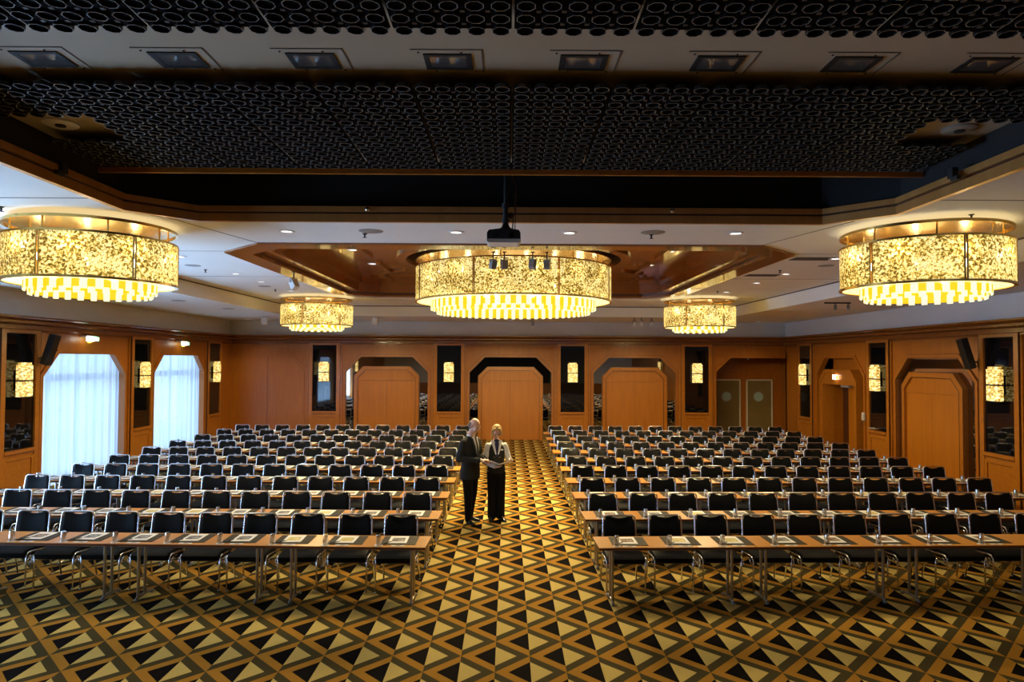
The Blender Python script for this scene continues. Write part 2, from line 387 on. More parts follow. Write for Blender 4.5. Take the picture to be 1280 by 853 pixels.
# coffer 1: glossy timber frame
mb = MB()
mb.ring(inset(C1, .06), inset(C1, 0), ZC-.012, ZC+.085)
mb.ring(inset(C1, .05), inset(C1, .02), ZC+.085, ZC+.11, mi=1)
mb.ring(inset(C1, .06), inset(C1, -.015), ZC+.11, ZC+.175)
f1 = struct(mb.build('trim_1', ['fascia', 'wood_dark']))
ZG = 4.90
mb = MB()
mb.ring(inset(C1, .09), inset(C1, .07), ZC+.10, 6.99)
mb.box(-4.5, 4.5, 7.36, 7.38, ZG+.16, 6.99)
struct(mb.build('ceiling_void_lining', 'black'))
struct(MB().box(-4.42, 4.48, 7.295, 7.33, ZG-.035, ZG+.02).build('trim_2', 'wood_trim'))
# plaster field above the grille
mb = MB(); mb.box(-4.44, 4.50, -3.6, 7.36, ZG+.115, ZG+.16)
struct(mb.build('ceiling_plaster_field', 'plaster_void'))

# dark grille panels of octagonal tubes
PIT = .1498
def grille_panel(ix, x0, ncol, y0, nrow, group, where, gap):
    mb = MB()
    has = lambda c, r: gap is None or not gap(x0+(c+.5)*PIT, y0+(r+.5)*PIT)
    for c in range(ncol):
        for r in range(nrow):
            if not has(c, r): continue
            cx, cy = x0+(c+.5)*PIT, y0+(r+.5)*PIT
            e0 = .008 if (c == 0) else 0; e1 = .008 if c == ncol-1 else 0
            ya, yb = (cy-PIT/2 if r > 0 and has(c, r-1) else cy), (cy+PIT/2 if r < nrow-1 and has(c, r+1) else cy)
            xa, xb = (cx-PIT/2+e0 if gap is None or not gap(cx-PIT, cy) else cx), (cx+PIT/2-e1 if gap is None or not gap(cx+PIT, cy) else cx)
            mb.box(xa, xb, ya, yb, ZG+.018, ZG+.024, 0)
            mb.add([(cx+.056*math.cos(PI/8+k*PI/4), cy+.056*math.sin(PI/8+k*PI/4), ZG+.017) for k in range(8)], [tuple(range(8))], 0)
            vs = []
            for rr, z in ((.058, ZG+.03), (.058, ZG), (.0535, ZG), (.0535, ZG+.03)):
                vs += [(cx+rr*math.cos(PI/8+k*PI/4), cy+rr*math.sin(PI/8+k*PI/4), z) for k in range(8)]
            fs = []; b = len(mb.m)
            mb.add(vs, [(q*8+k, q*8+(k+1) % 8, q*8+8+(k+1) % 8, q*8+8+k) for q in (0, 2) for k in range(8)], 1)
            mb.add(vs, [(8+k, 8+(k+1) % 8, 16+(k+1) % 8, 16+k) for k in range(8)], 2)
            if c < ncol-1 and r < nrow-1 and has(c+1, r) and has(c, r+1) and has(c+1, r+1):
                mb.box(cx+PIT/2-.013, cx+PIT/2+.013, cy+PIT/2-.013, cy+PIT/2+.013, ZG+.008, ZG+.02, 3)
    if not mb.v: return
    o = mb.build('ceiling_grille_panel', ['grille_board', 'grille', 'grille_rim', 'grille_post'], fix=False)
    side = 'left' if ix < 6 else 'right'; k = 6-ix if ix < 6 else ix-5
    tag(o, f'black octagon grille panel in the {where}, {ORD[k-1]} {side} of the ceiling centre line', 'ceiling panel', group)
XG = .02
for ix in range(12):
    x0 = XG+(ix-6)*(PIT*5+0)
    nc, xx = (5, x0)
    if ix == 0: nc, xx = 4, x0+PIT
    if ix == 11: nc = 4
    g = lambda x, y: (x < -3.62 or x > 3.68) and 5.68 < y < 6.36
    grille_panel(ix, xx, nc, 5.0, 15, 'octagon grille panels nearer the tables', 'rear grille field', g)
    grille_panel(ix, xx, nc, 4.24-6*PIT, 6, 'octagon grille panels along the top of the view', 'front grille field', None)
# round air outlets in the two bare patches
for sx, lab in ((-4.10, 'white round air outlet with black centre in the bluish bare ceiling patch at left'), (4.14, 'round air outlet with black centre in the bare ceiling patch at right')):
    t = tag(empty('air_outlet', (sx, 6.20, ZG+.115)), lab, 'air outlet', 'round air outlets in the grille')
    MB().lathe([(.15, 0), (.15, -.012), (.135, -.02), (.045, -.02), (.045, 0)], seg=32).build('disc', 'white_metal' if sx < 0 else 'grey_metal', t, smooth=.6)
    MB().lathe([(.045, -.002), (.045, -.03), (.0, -.03)], seg=20).build('centre', 'black', t, smooth=.6)
# recessed floodlights in the plaster strip
for k in range(8):
    x = -3.34+k*.967
    t = tag(empty('recessed_floodlight', (x, 4.86, ZG+.115)), f'black framed rectangular floodlight in the plain ceiling strip, {ORD[k]} from the left', 'floodlight', 'row of recessed floodlights')
    mb = MB(); mb.ring([(-.17, -.13), (.17, -.13), (.17, .12), (-.17, .12)], [(-.13, -.095), (.13, -.095), (.13, .085), (-.13, .085)], -.008, .0)
    mb.build('frame', 'black', t)
    MB().box(-.135, .135, -.10, .09, -.006, .0).build('glass', 'lamp_glass', t)
    for bx, by in ((-.20, -.15), (.10, -.15), (-.10, .15), (.19, .15)): MB().ball((bx, by, 0), .008, 8, 4).build('screw', 'black', t)
    mb = MB(); mb.box(-.25, .25, -.2, -.19, -.004, 0); mb.box(.24, .25, -.2, .17, -.004, 0); mb.build('access_panel_joint', 'joint', t)

# coffer 2: stepped timber ceiling
mb = MB()
mb.ring(inset(C2, .02), inset(C2, -.36), ZC-.03, ZC+.02)
mb.ring(inset(C2, -.34), inset(C2, -.36), ZC+.02, ZC+.10, mi=1)
mb.ring(inset(C2, -.36), inset(C2, -.62), ZC+.05, ZC+.10)
mb.ring(inset(C2, -.60), inset(C2, -.62), ZC+.10, ZC+.40)
mb.ring(inset(C2, -.62), inset(C2, -.72), ZC+.28, ZC+.40)
ZI = 4.96
oc = inset(C2, -.60)
CC = (.10, 14.2)
def circ(r, n=64): return [(CC[0]+r*math.cos(2*PI*k/n), CC[1]+r*math.sin(2*PI*k/n)) for k in range(n)]
lp = [[Vector((*p, 0)) for p in q] for q in (oc, circ(2.42))]
mb.add([(p.x, p.y, ZI) for q in lp for p in q], tessellate_polygon(lp))
# raised timber ribs on the coffer ceiling, radiating beside the round opening
for sx in (-1, 1):
    for sy in (-1, 1):
        for (x0, y0, x1, y1) in ((1.75, 2.6, 3.3, 2.6), (2.55, 1.6, 3.1, 2.15), (3.1, 2.15, 3.1, 3.6), (1.1, 3.1, 3.6, 3.1), (2.9, .4, 2.9, 1.9)):
            a, b = Vector((CC[0]+sx*x0, CC[1]+sy*y0)), Vector((CC[0]+sx*x1, CC[1]+sy*y1)); v = (b-a).normalized(); n = Vector((-v.y, v.x))*.045
            mb.prism([tuple(a+n), tuple(b+n), tuple(b-n), tuple(a-n)], ZI-.05, ZI, 'z')
mb.ring(circ(2.42), circ(2.22), ZI-.05, ZI+.03)
mb.ring(circ(2.24), circ(2.22), ZI+.03, ZI+.35, mi=1)
mb.prism(circ(2.24), ZI+.33, ZI+.35, 'z', 1)
struct(mb.build('trim_3', ['wood_ceiling', 'wood_dark']))

# ------------------------------------------------------------------ panelled walls
def TF(side):
    if side == 'far': return lambda u, w, z: (u, YF-w, z)
    if side == 'left': return lambda u, w, z: (-XW+w, u, z)
    if side == 'right': return lambda u, w, z: (XW-w, u, z)
    return lambda u, w, z: (u, YN+w, z)
def arch_pts(a, b, top, ch, z0=0):   # opening outline from floor up and over
    return [(a, z0), (a, top-ch), (a+ch, top), (b-ch, top), (b, top-ch), (b, z0)]
def pi_panel(mb, u0, u1, a, b, top, ch, w0, w1, mi=0):
    q = arch_pts(a, b, top, ch); pts = [(u0, 0)]+q[:1]+q[1:]+[(u1, 0), (u1, ZT), (u0, ZT)]
    mb.prism(pts, w0, w1, 'y', mi)
def arch_band(mb, a, b, top, ch, wd, w0, w1, mi=0, z0=0):
    q = arch_pts(a, b, top, ch, z0); k = ch-wd*.41
    p = [(a-wd, z0), (a-wd, top-ch+wd*.41), (a+ch-wd*.41, top+wd), (b-ch+wd*.41, top+wd), (b+wd, top-ch+wd*.41), (b+wd, z0)]
    mb.prism(q+p[::-1], w0, w1, 'y', mi)
counters = {'trim': 4, 'door': 0, 'window': 0}
def nm(k): counters[k] += 1; return f'{k}_{counters[k]}'
def sconce(T, side, u, lab):
    e = tag(empty('wall_sconce'), lab, 'wall light', 'lit mosaic glass sconces on the black glass')
    mb = MB(T); mb.box(u-.17, u+.17, .09, .20, 2.08, 2.39); mb.box(u-.17, u+.17, .09, .20, 2.41, 2.72)
    mb.box(u-.14, u+.14, .10, .19, 2.72, 2.77)
    mb.build('shade', 'sconce', e)
    mb = MB(T); mb.box(u-.10, u+.10, .045, .09, 2.2, 2.6); mb.box(u-.175, u+.175, .08, .205, 2.385, 2.415)
    mb.box(u-.175, u+.175, .08, .205, 2.06, 2.075)
    mb.build('bracket', 'black', e)
def pilaster(T, side, u):
    t = struct(empty(nm('trim')))
    mb = MB(T)
    for a, b in ((u-.56, u-.43), (u+.43, u+.56)): mb.box(a, b, 0, .08, 0, ZT)
    for a, b in ((u-.615, u-.56), (u+.56, u+.615)): mb.box(a, b, 0, .045, 0, ZT)
    mb.box(u-.43, u+.43, 0, .05, 0, 1.0)
    for a, b, c, d in ((u-.43, u+.43, .80, .86), (u-.43, u-.36, 0, .80), (u+.36, u+.43, 0, .80), (u-.36, u+.36, 0, .14)): mb.box(a, b, .05, .075, c, d)
    mb.box(u-.43, u+.43, 0, .10, .94, 1.01); mb.box(u-.43, u+.43, 0, .08, 3.37, ZT)
    for a in (u-.565, u+.555): mb.box(a, a+.01, .04, .083, 0, ZT, 1)
    mb.box(u-.36, u+.36, .05, .053, .785, .80, 1); mb.box(u-.43, u+.43, .05, .102, .925, .94, 1)
    mb.build('pilaster_frame', ['wood_trim', 'wood_dark'], t)
    MB(T).box(u-.43, u+.43, .02, .04, 1.01, 3.37).build('black_glass', 'black_glass', t)
def portal(T, side, a, b, top=2.62, seam=True, handles=False, w=.10):
    d = struct(empty(nm('door')))
    ch = .33; bw = .14
    mb = MB(T); q = arch_pts(a, b, top, ch); i = arch_pts(a+bw, b-bw, top-bw, ch-bw*.41)
    mb.prism(q+i[::-1], -.04, w, 'y'); arch_band(mb, a+bw, b-bw, top-bw, ch-bw*.41, .014, w, w+.004, 1); arch_band(mb, a+.012, b-.012, top-.012, ch-.005, .012, w, w+.004, 1)
    mb.build('door_frame', ['wood_trim', 'wood_dark'], d)
    mb = MB(T)
    mb.prism(arch_pts(a+bw, b-bw, top-bw, ch-bw*.41, 2.13), -.04, w-.05, 'y')
    mb.box(a+bw, b-bw, -.04, w-.03, 2.115, 2.15)
    mb.build('transom_panel', 'wood_door', d)
    c = (a+b)/2
    for x0, x1 in ((a+bw, c-.004), (c+.004, b-bw)):
        lf = MB(T).box(x0, x1, -.04, w-.055, .01, 2.11).build('door_leaf', 'wood_door', d)
    MB(T).box(c-.006, c+.006, -.04, w-.065, .01, 2.11).build('door_gap', 'wood_dark', d)
    return d
def bay(T, side, c, hw, u0, u1, kind, lab=None):
    """wood panelling between two pilasters with a chamfered opening"""
    mb = MB(T); top = 2.95; ch = .54
    pi_panel(mb, u0, u1, c-hw, c+hw, top, ch, -.04, 0)
    arch_band(mb, c-hw, c+hw, top, ch, .09, 0, .03)
    arch_band(mb, c-hw-.09, c+hw+.09, top+.09, ch+.037, .012, 0, .012, 1); arch_band(mb, c-hw, c+hw, top, ch, .010, .03, .033, 1)
    p = struct(mb.build(nm('trim'), ['wood', 'wood_dark']))
    if kind in ('doors', 'exit'):
        if kind == 'doors':
            MB(T).box(c-hw-.05, c+hw+.05, -.06, -.041, 0, top+.05).build('mirror_panel', 'mirror', tag(empty('wall_mirror'), lab, 'mirror', 'mirror surrounds behind the panelled doors'))
            portal(T, side, c-1.165, c+1.165, w=.07)
mirrors = {(-4.35, 'far'): 'mirror surround framing the far-wall double doors left of the centre doors', (.08, 'far'): 'mirror surround framing the centre double doors behind the two people',
           (4.53, 'far'): 'mirror surround framing the far-wall double doors right of the centre doors', (16.0, 'right'): 'mirror surround framing the wide double doors on the right wall'}
# far wall
T = TF('far')
PF = [-6.57, -2.12, 2.30, 6.75]
snames = ['over the black glass beside the far left corner', 'on black glass left of the standing man', 'on black glass right of the centre doors', 'on black glass beside the alcove with porthole doors']
for u, s_ in zip(PF, snames):
    pilaster(T, 'far', u); sconce(T, 'far', u, 'small lit gold sconce '+s_)
for c, u0, u1 in ((-4.35, PF[0]+.6, PF[1]-.6), (.08, PF[1]+.6, PF[2]-.6), (4.53, PF[2]+.6, PF[3]-.6)):
    bay(T, 'far', c, 1.465, u0, u1, 'doors', mirrors[(c, 'far')])
# wall at the left corner with folding panel
mb = MB(T); mb.box(-XW-.3, PF[0]-.6, -.12, 0, 0, ZT)
mb.prism([(-XW, 3.02), (-7.79, 3.02), (-7.25, 2.48), (-7.25, 0), (-7.19, 0), (-7.19, 2.52), (-7.76, 3.08), (-XW, 3.08)], 0, .025, 'y')
mb.prism([(-XW, 2.96), (-7.82, 2.96), (-7.33, 2.47), (-7.33, 0), (-7.30, 0), (-7.30, 2.48), (-7.80, 2.99), (-XW, 2.99)], 0, .015, 'y')
mb.box(-8.62, -8.605, 0, .004, 0, 2.96, 1)
struct(mb.build(nm('trim'), ['wood', 'wood_dark']))
# right corner: alcove with two porthole doors
mb = MB(T)
mb.prism([(PF[3]+.6, 0), (7.46, 0), (7.46, 2.46), (7.98, 2.97), (9.97, 2.97), (9.97, ZT), (PF[3]+.6, ZT)], -.2, 0, 'y')
mb.prism([(7.46, 0), (7.46, 2.46), (7.98, 2.97), (9.97, 2.97), (9.97, 3.05), (7.95, 3.05), (7.38, 2.48), (7.38, 0)], 0, .03, 'y')
struct(mb.build(nm('trim'), ['wood']))
mb = MB(); mb.box(7.3, 10.65, 26.5, 26.6, 0, 3.2); mb.box(7.2, 7.3, 24.6, 26.6, 0, 3.2); mb.box(10.6, 10.7, 24.4, 26.6, 0, 3.2); mb.box(9.97, 10.7, 24.4, 24.5, 0, 3.2); mb.box(7.2, 10.7, 24.6, 26.6, 2.97, 3.1)
struct(mb.build('wall_alcove', 'wood'))
for c, hand in ((8.50, 1), (9.74, -1)):
    d = struct(empty(nm('door')))
    mb = MB()
    for a, b, z0, z1 in ((c-.51, c-.46, 0, 2.15), (c+.46, c+.51, 0, 2.15), (c-.51, c+.51, 2.10, 2.15)): mb.box(a, b, 26.44, 26.52, z0, z1)
    mb.build('door_frame', 'door_white', d)
    MB().box(c-.46, c+.46, 26.465, 26.50, .01, 2.10).build('door_leaf', 'door_olive', d)
    px = c-.04
    MB().lathe([(.17, -.02), (.20, -.02), (.20, .01), (.17, .01)], (px, 26.465, 1.48), 28, axis='y').build('porthole_ring', 'brass' if 0 else 'grey_metal', d, smooth=.6)
    MB().lathe([(0, -.008), (.175, -.008)], (px, 26.465, 1.48), 28, axis='y').build('porthole_glass', 'porthole', d)
    mb = MB(); mb.ball((c+.38, 26.43, 1.02), .028, 12, 8); mb.tube([(c+.38, 26.43, 1.02), (c+.38, 26.47, 1.02)], .012); mb.build('door_knob', 'chrome', d, smooth=True)
t = tag(empty('ceiling_spotlight', (8.75, 24.9, 2.97)), 'tiny white spotlight under the soffit of the alcove with porthole doors', 'spotlight')
MB().lathe([(0, -.06), (.03, -.06), (.04, 0), (0, 0)], seg=14).build('lamp_head', 'white_metal', t)
# side walls
PL = [23.1, 18.55, 13.93, 9.35, 4.80, .25, -4.3]
PR = [22.77, 18.27, 13.75, 9.20, 4.70, .20, -4.3]
Tl, Tr = TF('left'), TF('right')
lname = {0: 'nearest the far corner on the left wall', 1: 'between the two curtained windows on the left wall', 2: 'at the left edge of the picture', 3: 'on the left wall beside the front row'}
rname = {0: 'left of the exit door on the right wall', 1: 'between exit door and wide doors on the right wall', 2: 'at the right edge of the picture', 3: 'on the right wall beside the front row'}
for k in range(5):
    pilaster(Tl, 'left', PL[k]); pilaster(Tr, 'right', PR[k])
    sconce(Tl, 'left', PL[k], 'lit gold sconce '+lname.get(k, 'on the left wall beside the viewpoint'))
    sconce(Tr, 'right', PR[k], 'lit gold sconce '+rname.get(k, 'on the right wall beside the viewpoint'))
mb = MB(Tl); mb.box(PL[0]+.6, YF, -.12, 0, 0, ZT); struct(mb.build(nm('trim'), 'wood'))
mb = MB(Tr); mb.box(PR[0]+.6, YF, -.12, 0, 0, ZT); struct(mb.build(nm('trim'), 'wood'))
wlab = ['the window nearer the far corner', 'the large window at left beside the front rows', 'the left-wall window outside the picture edge', 'the left-wall window beside the viewpoint']
for k in range(4):
    c = (PL[k]+PL[k+1])/2-.02; hw = 1.56
    mb = MB(Tl); pi_panel(mb, PL[k+1]+.6, PL[k]-.6, c-hw, c+hw, 2.96, .5, -.10, 0); arch_band(mb, c-hw, c+hw, 2.96, .5, .10, 0, .035)
    # reveal of the window recess
    mb.box(c-hw-.62, c-hw-.50, -.75, -.10, 0, 3.4); mb.box(c+hw+.50, c+hw+.62, -.75, -.10, 0, 3.4); mb.box(c-hw-.62, c+hw+.62, -.75, -.10, 3.4, 3.5)
    struct(mb.build(nm('trim'), 'wood'))
    wd = struct(empty(nm('window')))
    mb = MB(Tl)
    for u in (c-hw-.45, c-.62, c+.42, c+hw+.40): mb.box(u, u+.08, -.56, -.50, .05, 3.4)
    for z in (.05, 2.33): mb.box(c-hw-.45, c+hw+.45, -.56, -.50, z, z+(.10 if z < 1 else .16))
    for z in (.95, 1.62): mb.box(c-hw-.4, c+hw+.4, -.55, -.52, z, z+.025)
    mb.build('window_frame', 'window_metal', wd)
    MB(Tl).box(c-hw-.5, c+hw+.5, -.535, -.528, .1, 3.4).build('window_pane', 'pane', wd)
    # sheer curtain with folds
    mb = MB(Tl); n = 150; vs = []
    random.seed(k+3)
    ph = [random.uniform(0, 6.28) for _ in range(4)]
    for i in range(n+1):
        u = c-hw-.2+(2*hw+.2+.1)*i/n
        wv = -.19+.026*math.sin(u*42+ph[0]+1.5*math.sin(u*3+ph[2]))+.016*math.sin(u*19+ph[1])
        for z in (.03, 1.5, 3.3): vs.append((u, wv*(1 if z > 1 else 1.0), z))
    mb.add(vs, [(i*3+j, i*3+3+j, i*3+4+j, i*3+1+j) for i in range(n) for j in range(2)])
    o_ = mb.build('sheer_curtain', 'curtain', None, smooth=True)
    tag(o_, 'white translucent floor-length curtain over '+wlab[k], 'curtain', 'sheer curtains on the left wall')
    L = light('window_daylight', 'AREA', (-XW-1.0, c, 1.75), DAYLIGHT[k], DAY_COL, shape='RECTANGLE', size=3.6, size_y=4.2)
    L.rotation_euler = (0, -PI/2-(.08 if k < 2 else .62), 0)
    if k > 1: L.data.spread = math.radians(105)
for k in range(4):
    c = (PR[k]+PR[k+1])/2
    if k == 0:
        c = 20.52
        mb = MB(Tr); pi_panel(mb, PR[1]+.6, PR[0]-.6, c-1.43, c+1.43, 2.96, .52, -.12, 0); arch_band(mb, c-1.43, c+1.43, 2.96, .52, .09, 0, .03)
        mb.box(PR[1]+.6, c-1.0, -.6, -.30, 0, ZT); mb.box(c+1.0, PR[0]-.6, -.6, -.30, 0, ZT); mb.box(PR[1]+.6, PR[0]-.6, -.6, -.30, 2.6, ZT)
        struct(mb.build(nm('trim'), 'wood'))
        d = struct(empty(nm('door')))
        a, b = c-1.15, c+1.15
        mb = MB(Tr); q = arch_pts(a, b, 2.62, .33); i = arch_pts(a+.16, b-.16, 2.16, .01); mb.prism(q+i[::-1], -.32, .06, 'y')
        arch_band(mb, a+.1, b-.1, 2.52, .28, .10, .06, .09); mb.build('door_frame', 'wood_trim', d)
        MB(Tr).box(a+.16, b-.16, -.66, -.60, 0, 2.2).build('side_panel', 'wood_dark', d)
        MB(Tr).box(a+.22, a+1.45, -.60, -.42, .01, 2.14).build('door_leaf', 'wood_door', d)
        mb = MB(Tr); mb.box(a+.40, a+.44, -.42, -.36, 1.0, 1.04); mb.box(a+.40, a+.54, -.37, -.355, 1.005, 1.03); mb.box(a+.66, a+.68, -.42, -.39, 1.22, 1.25); mb.build('door_handle', 'chrome', d)
        MB(Tr).box(a+1.25, a+1.75, -.42, -.33, 2.07, 2.13).build('door_closer', 'white_metal', d)
        t = tag(empty('emergency_light'), 'lit white emergency lamp above the exit door on the right wall', 'emergency light')
        MB(Tr).box(c-.02, c+.14, .09, .14, 2.32, 2.46).build('lamp_face', 'exit_white', t)
        MB(Tr).box(c-.10, c-.03, .09, .13, 2.34, 2.43).build('indicator', 'orange_lamp', t)
    elif k == 1:
        bay(Tr, 'right', 16.0, 1.48, PR[2]+.6, PR[1]-.6, 'doors', mirrors[(16.0, 'right')])
    else:
        mb = MB(Tr); mb.box(PR[k+1]+.6, PR[k]-.6, -.12, 0, 0, ZT); arch_band(mb, c-1.45, c+1.45, 2.95, .52, .09, 0, .03); struct(mb.build(nm('trim'), 'wood'))
for T_, PP in ((Tl, PL), (Tr, PR)):
    mb = MB(T_); mb.box(YN-.1, PP[4]-.6, -.12, 0, 0, ZT); struct(mb.build(nm('trim'), 'wood'))
# backing walls, upper plaster walls
mb = MB(); mb.box(-XW-.12, XW+.12, YN-.12, YN, 0, ZL); mb.box(-3.4, 3.4, YN, YN+.1, 1.0, ZL, 1); mb.box(-XW, -3.4, YN, YN+.06, 1.0, ZL, 2); mb.box(3.4, XW, YN, YN+.06, 1.0, ZL, 2); struct(mb.build('wall_behind', ['wood', 'black', 'plaster_wall']))
struct(MB().box(XW+.12 if 0 else XW+.70, XW+.85, YN, YF-.05, 0, ZL+.3).build('wall_right', 'wood_dark'))
mb = MB(); mb.box(-XW-.12, XW+.12, YF, YF+.12, ZT, ZL+.1); struct(mb.build('wall_far', 'plaster_wall'))
for sx, n_ in ((-1, 'wall_left'), (1, 'wall_right_upper')):
    mb = MB(); mb.box(sx*XW if sx > 0 else -XW-.12, sx*XW+.12 if sx > 0 else -XW, YN, YF, ZT, ZL+.1); struct(mb.build(n_, 'plaster_wall'))
struct(MB().box(-XW, 7.2, YF+.14, YF+.2, 0, ZT+.3).build('wall_far_backing', 'wood_dark'))
# cornice: stepped timber moulding along the three walls
prof = [(0, 3.40), (.06, 3.40), (.06, 3.43), (.16, 3.45), (.16, 3.49), (.13, 3.50), (.13, 3.53), (.21, 3.57), (.21, 3.62), (.18, 3.63), (.25, 3.68), (.25, 3.715), (0, 3.715)]
def cornice(T, a, b, name):
    mb = MB(T); mb.prism(prof, a, b, 'x'); return mb
for nme, T_, a, b in (('trim_cornice_far', lambda u, w, z: (u, YF-w, z), -XW, XW), ('trim_cornice_left', lambda u, w, z: (-XW+w, u, z), YN, YF), ('trim_cornice_right', lambda u, w, z: (XW-w, u, z), YN, YF)):
    mb = MB(T_)
    vs = [(a, p[0], p[1]) for p in prof]+[(b, p[0], p[1]) for p in prof]; n = len(prof)
    mb.add(vs, [(i, (i+1) % n, (i+1) % n+n, i+n) for i in range(n)]+[tuple(range(n)), tuple(range(n, 2*n))])
    struct(mb.build(nm('trim'), 'wood_cornice'))
# outside, seen through the sheers
struct(MB().box(-24, -XW-.12, YN-4, YF+6, -.15, -.05).build('ground_outside', 'outside_ground'))
mb = MB(); mb.box(-17.5, -17.2, -6, 31, 0, 3.6); struct(mb.build('wall_outside', 'outside'))

# ------------------------------------------------------------------ chandeliers
def chandelier(x, y, R, ztop, zbot, zplate, zcr, rc, nb, bulb_w, core_w, lab, group, canopy, npan, rot=0, nstrip=50):
    t = tag(empty('drum_chandelier', (x, y, zbot), rot), lab, 'chandelier', group)
    H = ztop-zbot
    mb = MB()
    for z in (0, H): mb.lathe([(R+.012, z-.012), (R+.012, z+.012), (R-.03, z+.012), (R-.03, z-.012), (R+.012, z-.012)], seg=96)
    mb.build('rim', 'brass', t, smooth=.6)
    for k in range(npan):
        a0 = 2*PI*k/npan; a1 = 2*PI*(k+1)/npan; g = .018/R
        mb = MB(); mb.lathe([(R, .012), (R, H-.012)], seg=max(6, 96//npan), a0=a0+g, a1=a1-g); mb.build('shade_panel', 'shade', t, smooth=True)
        c, s_ = math.cos(a0), math.sin(a0)
        mb = MB()
        for d in (-.014, .014): mb.tube([(R*c-d*s_, R*s_+d*c, 0), (R*c-d*s_, R*s_+d*c, H)], .011, 6)
        mb.build('upright', 'brass', t, smooth=.8)
    # ceiling plate and hangers
    zp = zplate-zbot
    mb = MB(); mb.lathe([(0, zp), (R*1.0, zp), (R*1.0, zp-.035), (R*.97, zp-.035), (R*.97, zp-.012), (0, zp-.012)], seg=96); mb.build('ceiling_plate', 'brass', t, smooth=.6)
    mb = MB(); zr = (5.295 if canopy else ZC)-zbot
    for k in range(4): mb.tube([(R*.4*math.cos(k*PI/2), R*.4*math.sin(k*PI/2), zp), (R*.4*math.cos(k*PI/2), R*.4*math.sin(k*PI/2), zr)], .015, 8)
    for k in range(8):
        a = 2*PI*(k+.3)/8; mb.tube([(R*.9*math.cos(a), R*.9*math.sin(a), zp), (R*.9*math.cos(a), R*.9*math.sin(a), H*.9)], .012, 6)
        mb.tube([(R*.55*math.cos(a), R*.55*math.sin(a), H*.92), (R*.99*math.cos(a), R*.99*math.sin(a), H*.92)], .010, 6)
    mb.lathe([(R*.86, H*.9), (R*.90, H*.9), (R*.90, H), (R*.86, H)], seg=64)
    mb.build('hanger_frame', 'brass', t, smooth=.8)
    # ring of bulbs
    for k in range(nb):
        a = 2*PI*(k+.5)/nb; p = (R*.88*math.cos(a), R*.88*math.sin(a), H*.70)
        b_ = MB().lathe([(0, -.03), (.02, -.03), (.02, 0), (.034, .03), (.024, .062), (0, .07)], p, 10).build('bulb', 'bulb', t, smooth=True)
        ca, sa = math.cos(rot), math.sin(rot)
        L = light('bulb_light', 'POINT', (p[0]*1.06, p[1]*1.06, p[2]+.02), bulb_w, WARM, shadow_soft_size=.03); L.parent = t
    # inner glass tiers
    z1 = zcr-zbot
    tiers = [(rc, 0.0, z1*.66), (rc*.93, z1*.1, z1)]
    allp = []
    for ti, (r, za, zb) in enumerate(tiers):
        n = nstrip
        for k in range(n):
            a = 2*PI*(k+.5)/n+ti*PI/n*0
            wx, wy = x+r*math.cos(a+rot), y+r*math.sin(a+rot)
            allp.append((wx*wx+wy*wy, ti, r, za, zb, a, (k+ti) % 2, n))
    allp.sort(key=lambda q: q[0])
    def strip(mb, q, mi=0):
        _, ti, r, za, zb, a, col, n = q; hw = PI*r/n*.93
        c, s_ = math.cos(a), math.sin(a)
        dz = .02*col
        pts = [(r*c-s_*d, r*s_+c*d) for d in (-hw, hw)]+[((r-.012)*c-s_*d, (r-.012)*s_+c*d) for d in (hw, -hw)]
        mb.prism(pts, za, zb-dz if zb < 0 else zb, 'z', mi)
    for q in allp[:96]:
        mb = MB(); strip(mb, q); mb.build('glass_strip', 'strip_cream' if q[6] else 'strip_yellow', t)
    if allp[96:]:
        mb = MB()
        for q in allp[96:]: strip(mb, q, q[6])
        tag(mb.build('glass_strips', ['strip_yellow', 'strip_cream'], t), kind='stuff')
    mb = MB(); mb.lathe([(rc*1.02, .03), (rc*1.02, .05), (rc*.5, .05), (rc*.5, .03), (rc*1.02, .03)], seg=64); mb.build('strip_ring', 'brass', t, smooth=.6)
    MB().lathe([(0, .012), (rc*.99, .012), (rc*.99, .022), (0, .022)], seg=64).build('core_light_block', 'brass', t, smooth=.6)  # unseen disc, added to keep the core light out of the drum
    MB().lathe([(rc*1.01, .0), (R*.985, .0), (R*.985, .012), (rc*1.01, .012), (rc*1.01, 0)], seg=96).build('diffuser', 'diffuser', t, smooth=.6)
    if not canopy:
        L = light('halo_light', 'AREA', (0, 0, zp+.008), HALO, WARM, shape='DISK', size=2.06*R); L.rotation_euler = (PI, 0, 0); L.parent = t
    nc = 6 if canopy else 3
    for k in range(nc):
        a = 2*PI*(k+.5)/nc; L = light('chandelier_light', 'POINT', (rc*.55*math.cos(a), rc*.55*math.sin(a), -.08), core_w/nc, WARM, shadow_soft_size=.035); L.parent = t
    L = light('chandelier_up_light', 'POINT', (0, 0, H*.8), RIM_WASH*(2.2 if R > 1.5 else 1), WARM, shadow_soft_size=R*.3); L.parent = t
G = 'gold leaf drum chandeliers'
XS = 5.2
chandelier(.10, 14.2, 2.02, 4.74, 4.06, 4.93, 3.83, 1.71, 16, BULB_CENTRE, CORE_C, 'largest gold drum chandelier, hanging in the wooden ceiling coffer at the centre', G, True, 8, PI/8+.02, 112)
chandelier(-XS, 8.54, .95, 4.31, 3.79, 4.49, 3.65, .72, 9, BULB_SIDE, CRYSTAL_CORE[0], 'gold drum chandelier cut by the left edge of the picture', G, False, 6, .47, 56)
chandelier(XS+.02, 8.54, .95, 4.31, 3.79, 4.49, 3.65, .72, 9, BULB_SIDE, CRYSTAL_CORE[0], 'gold drum chandelier near the right edge of the picture', G, False, 6, -.62, 56)
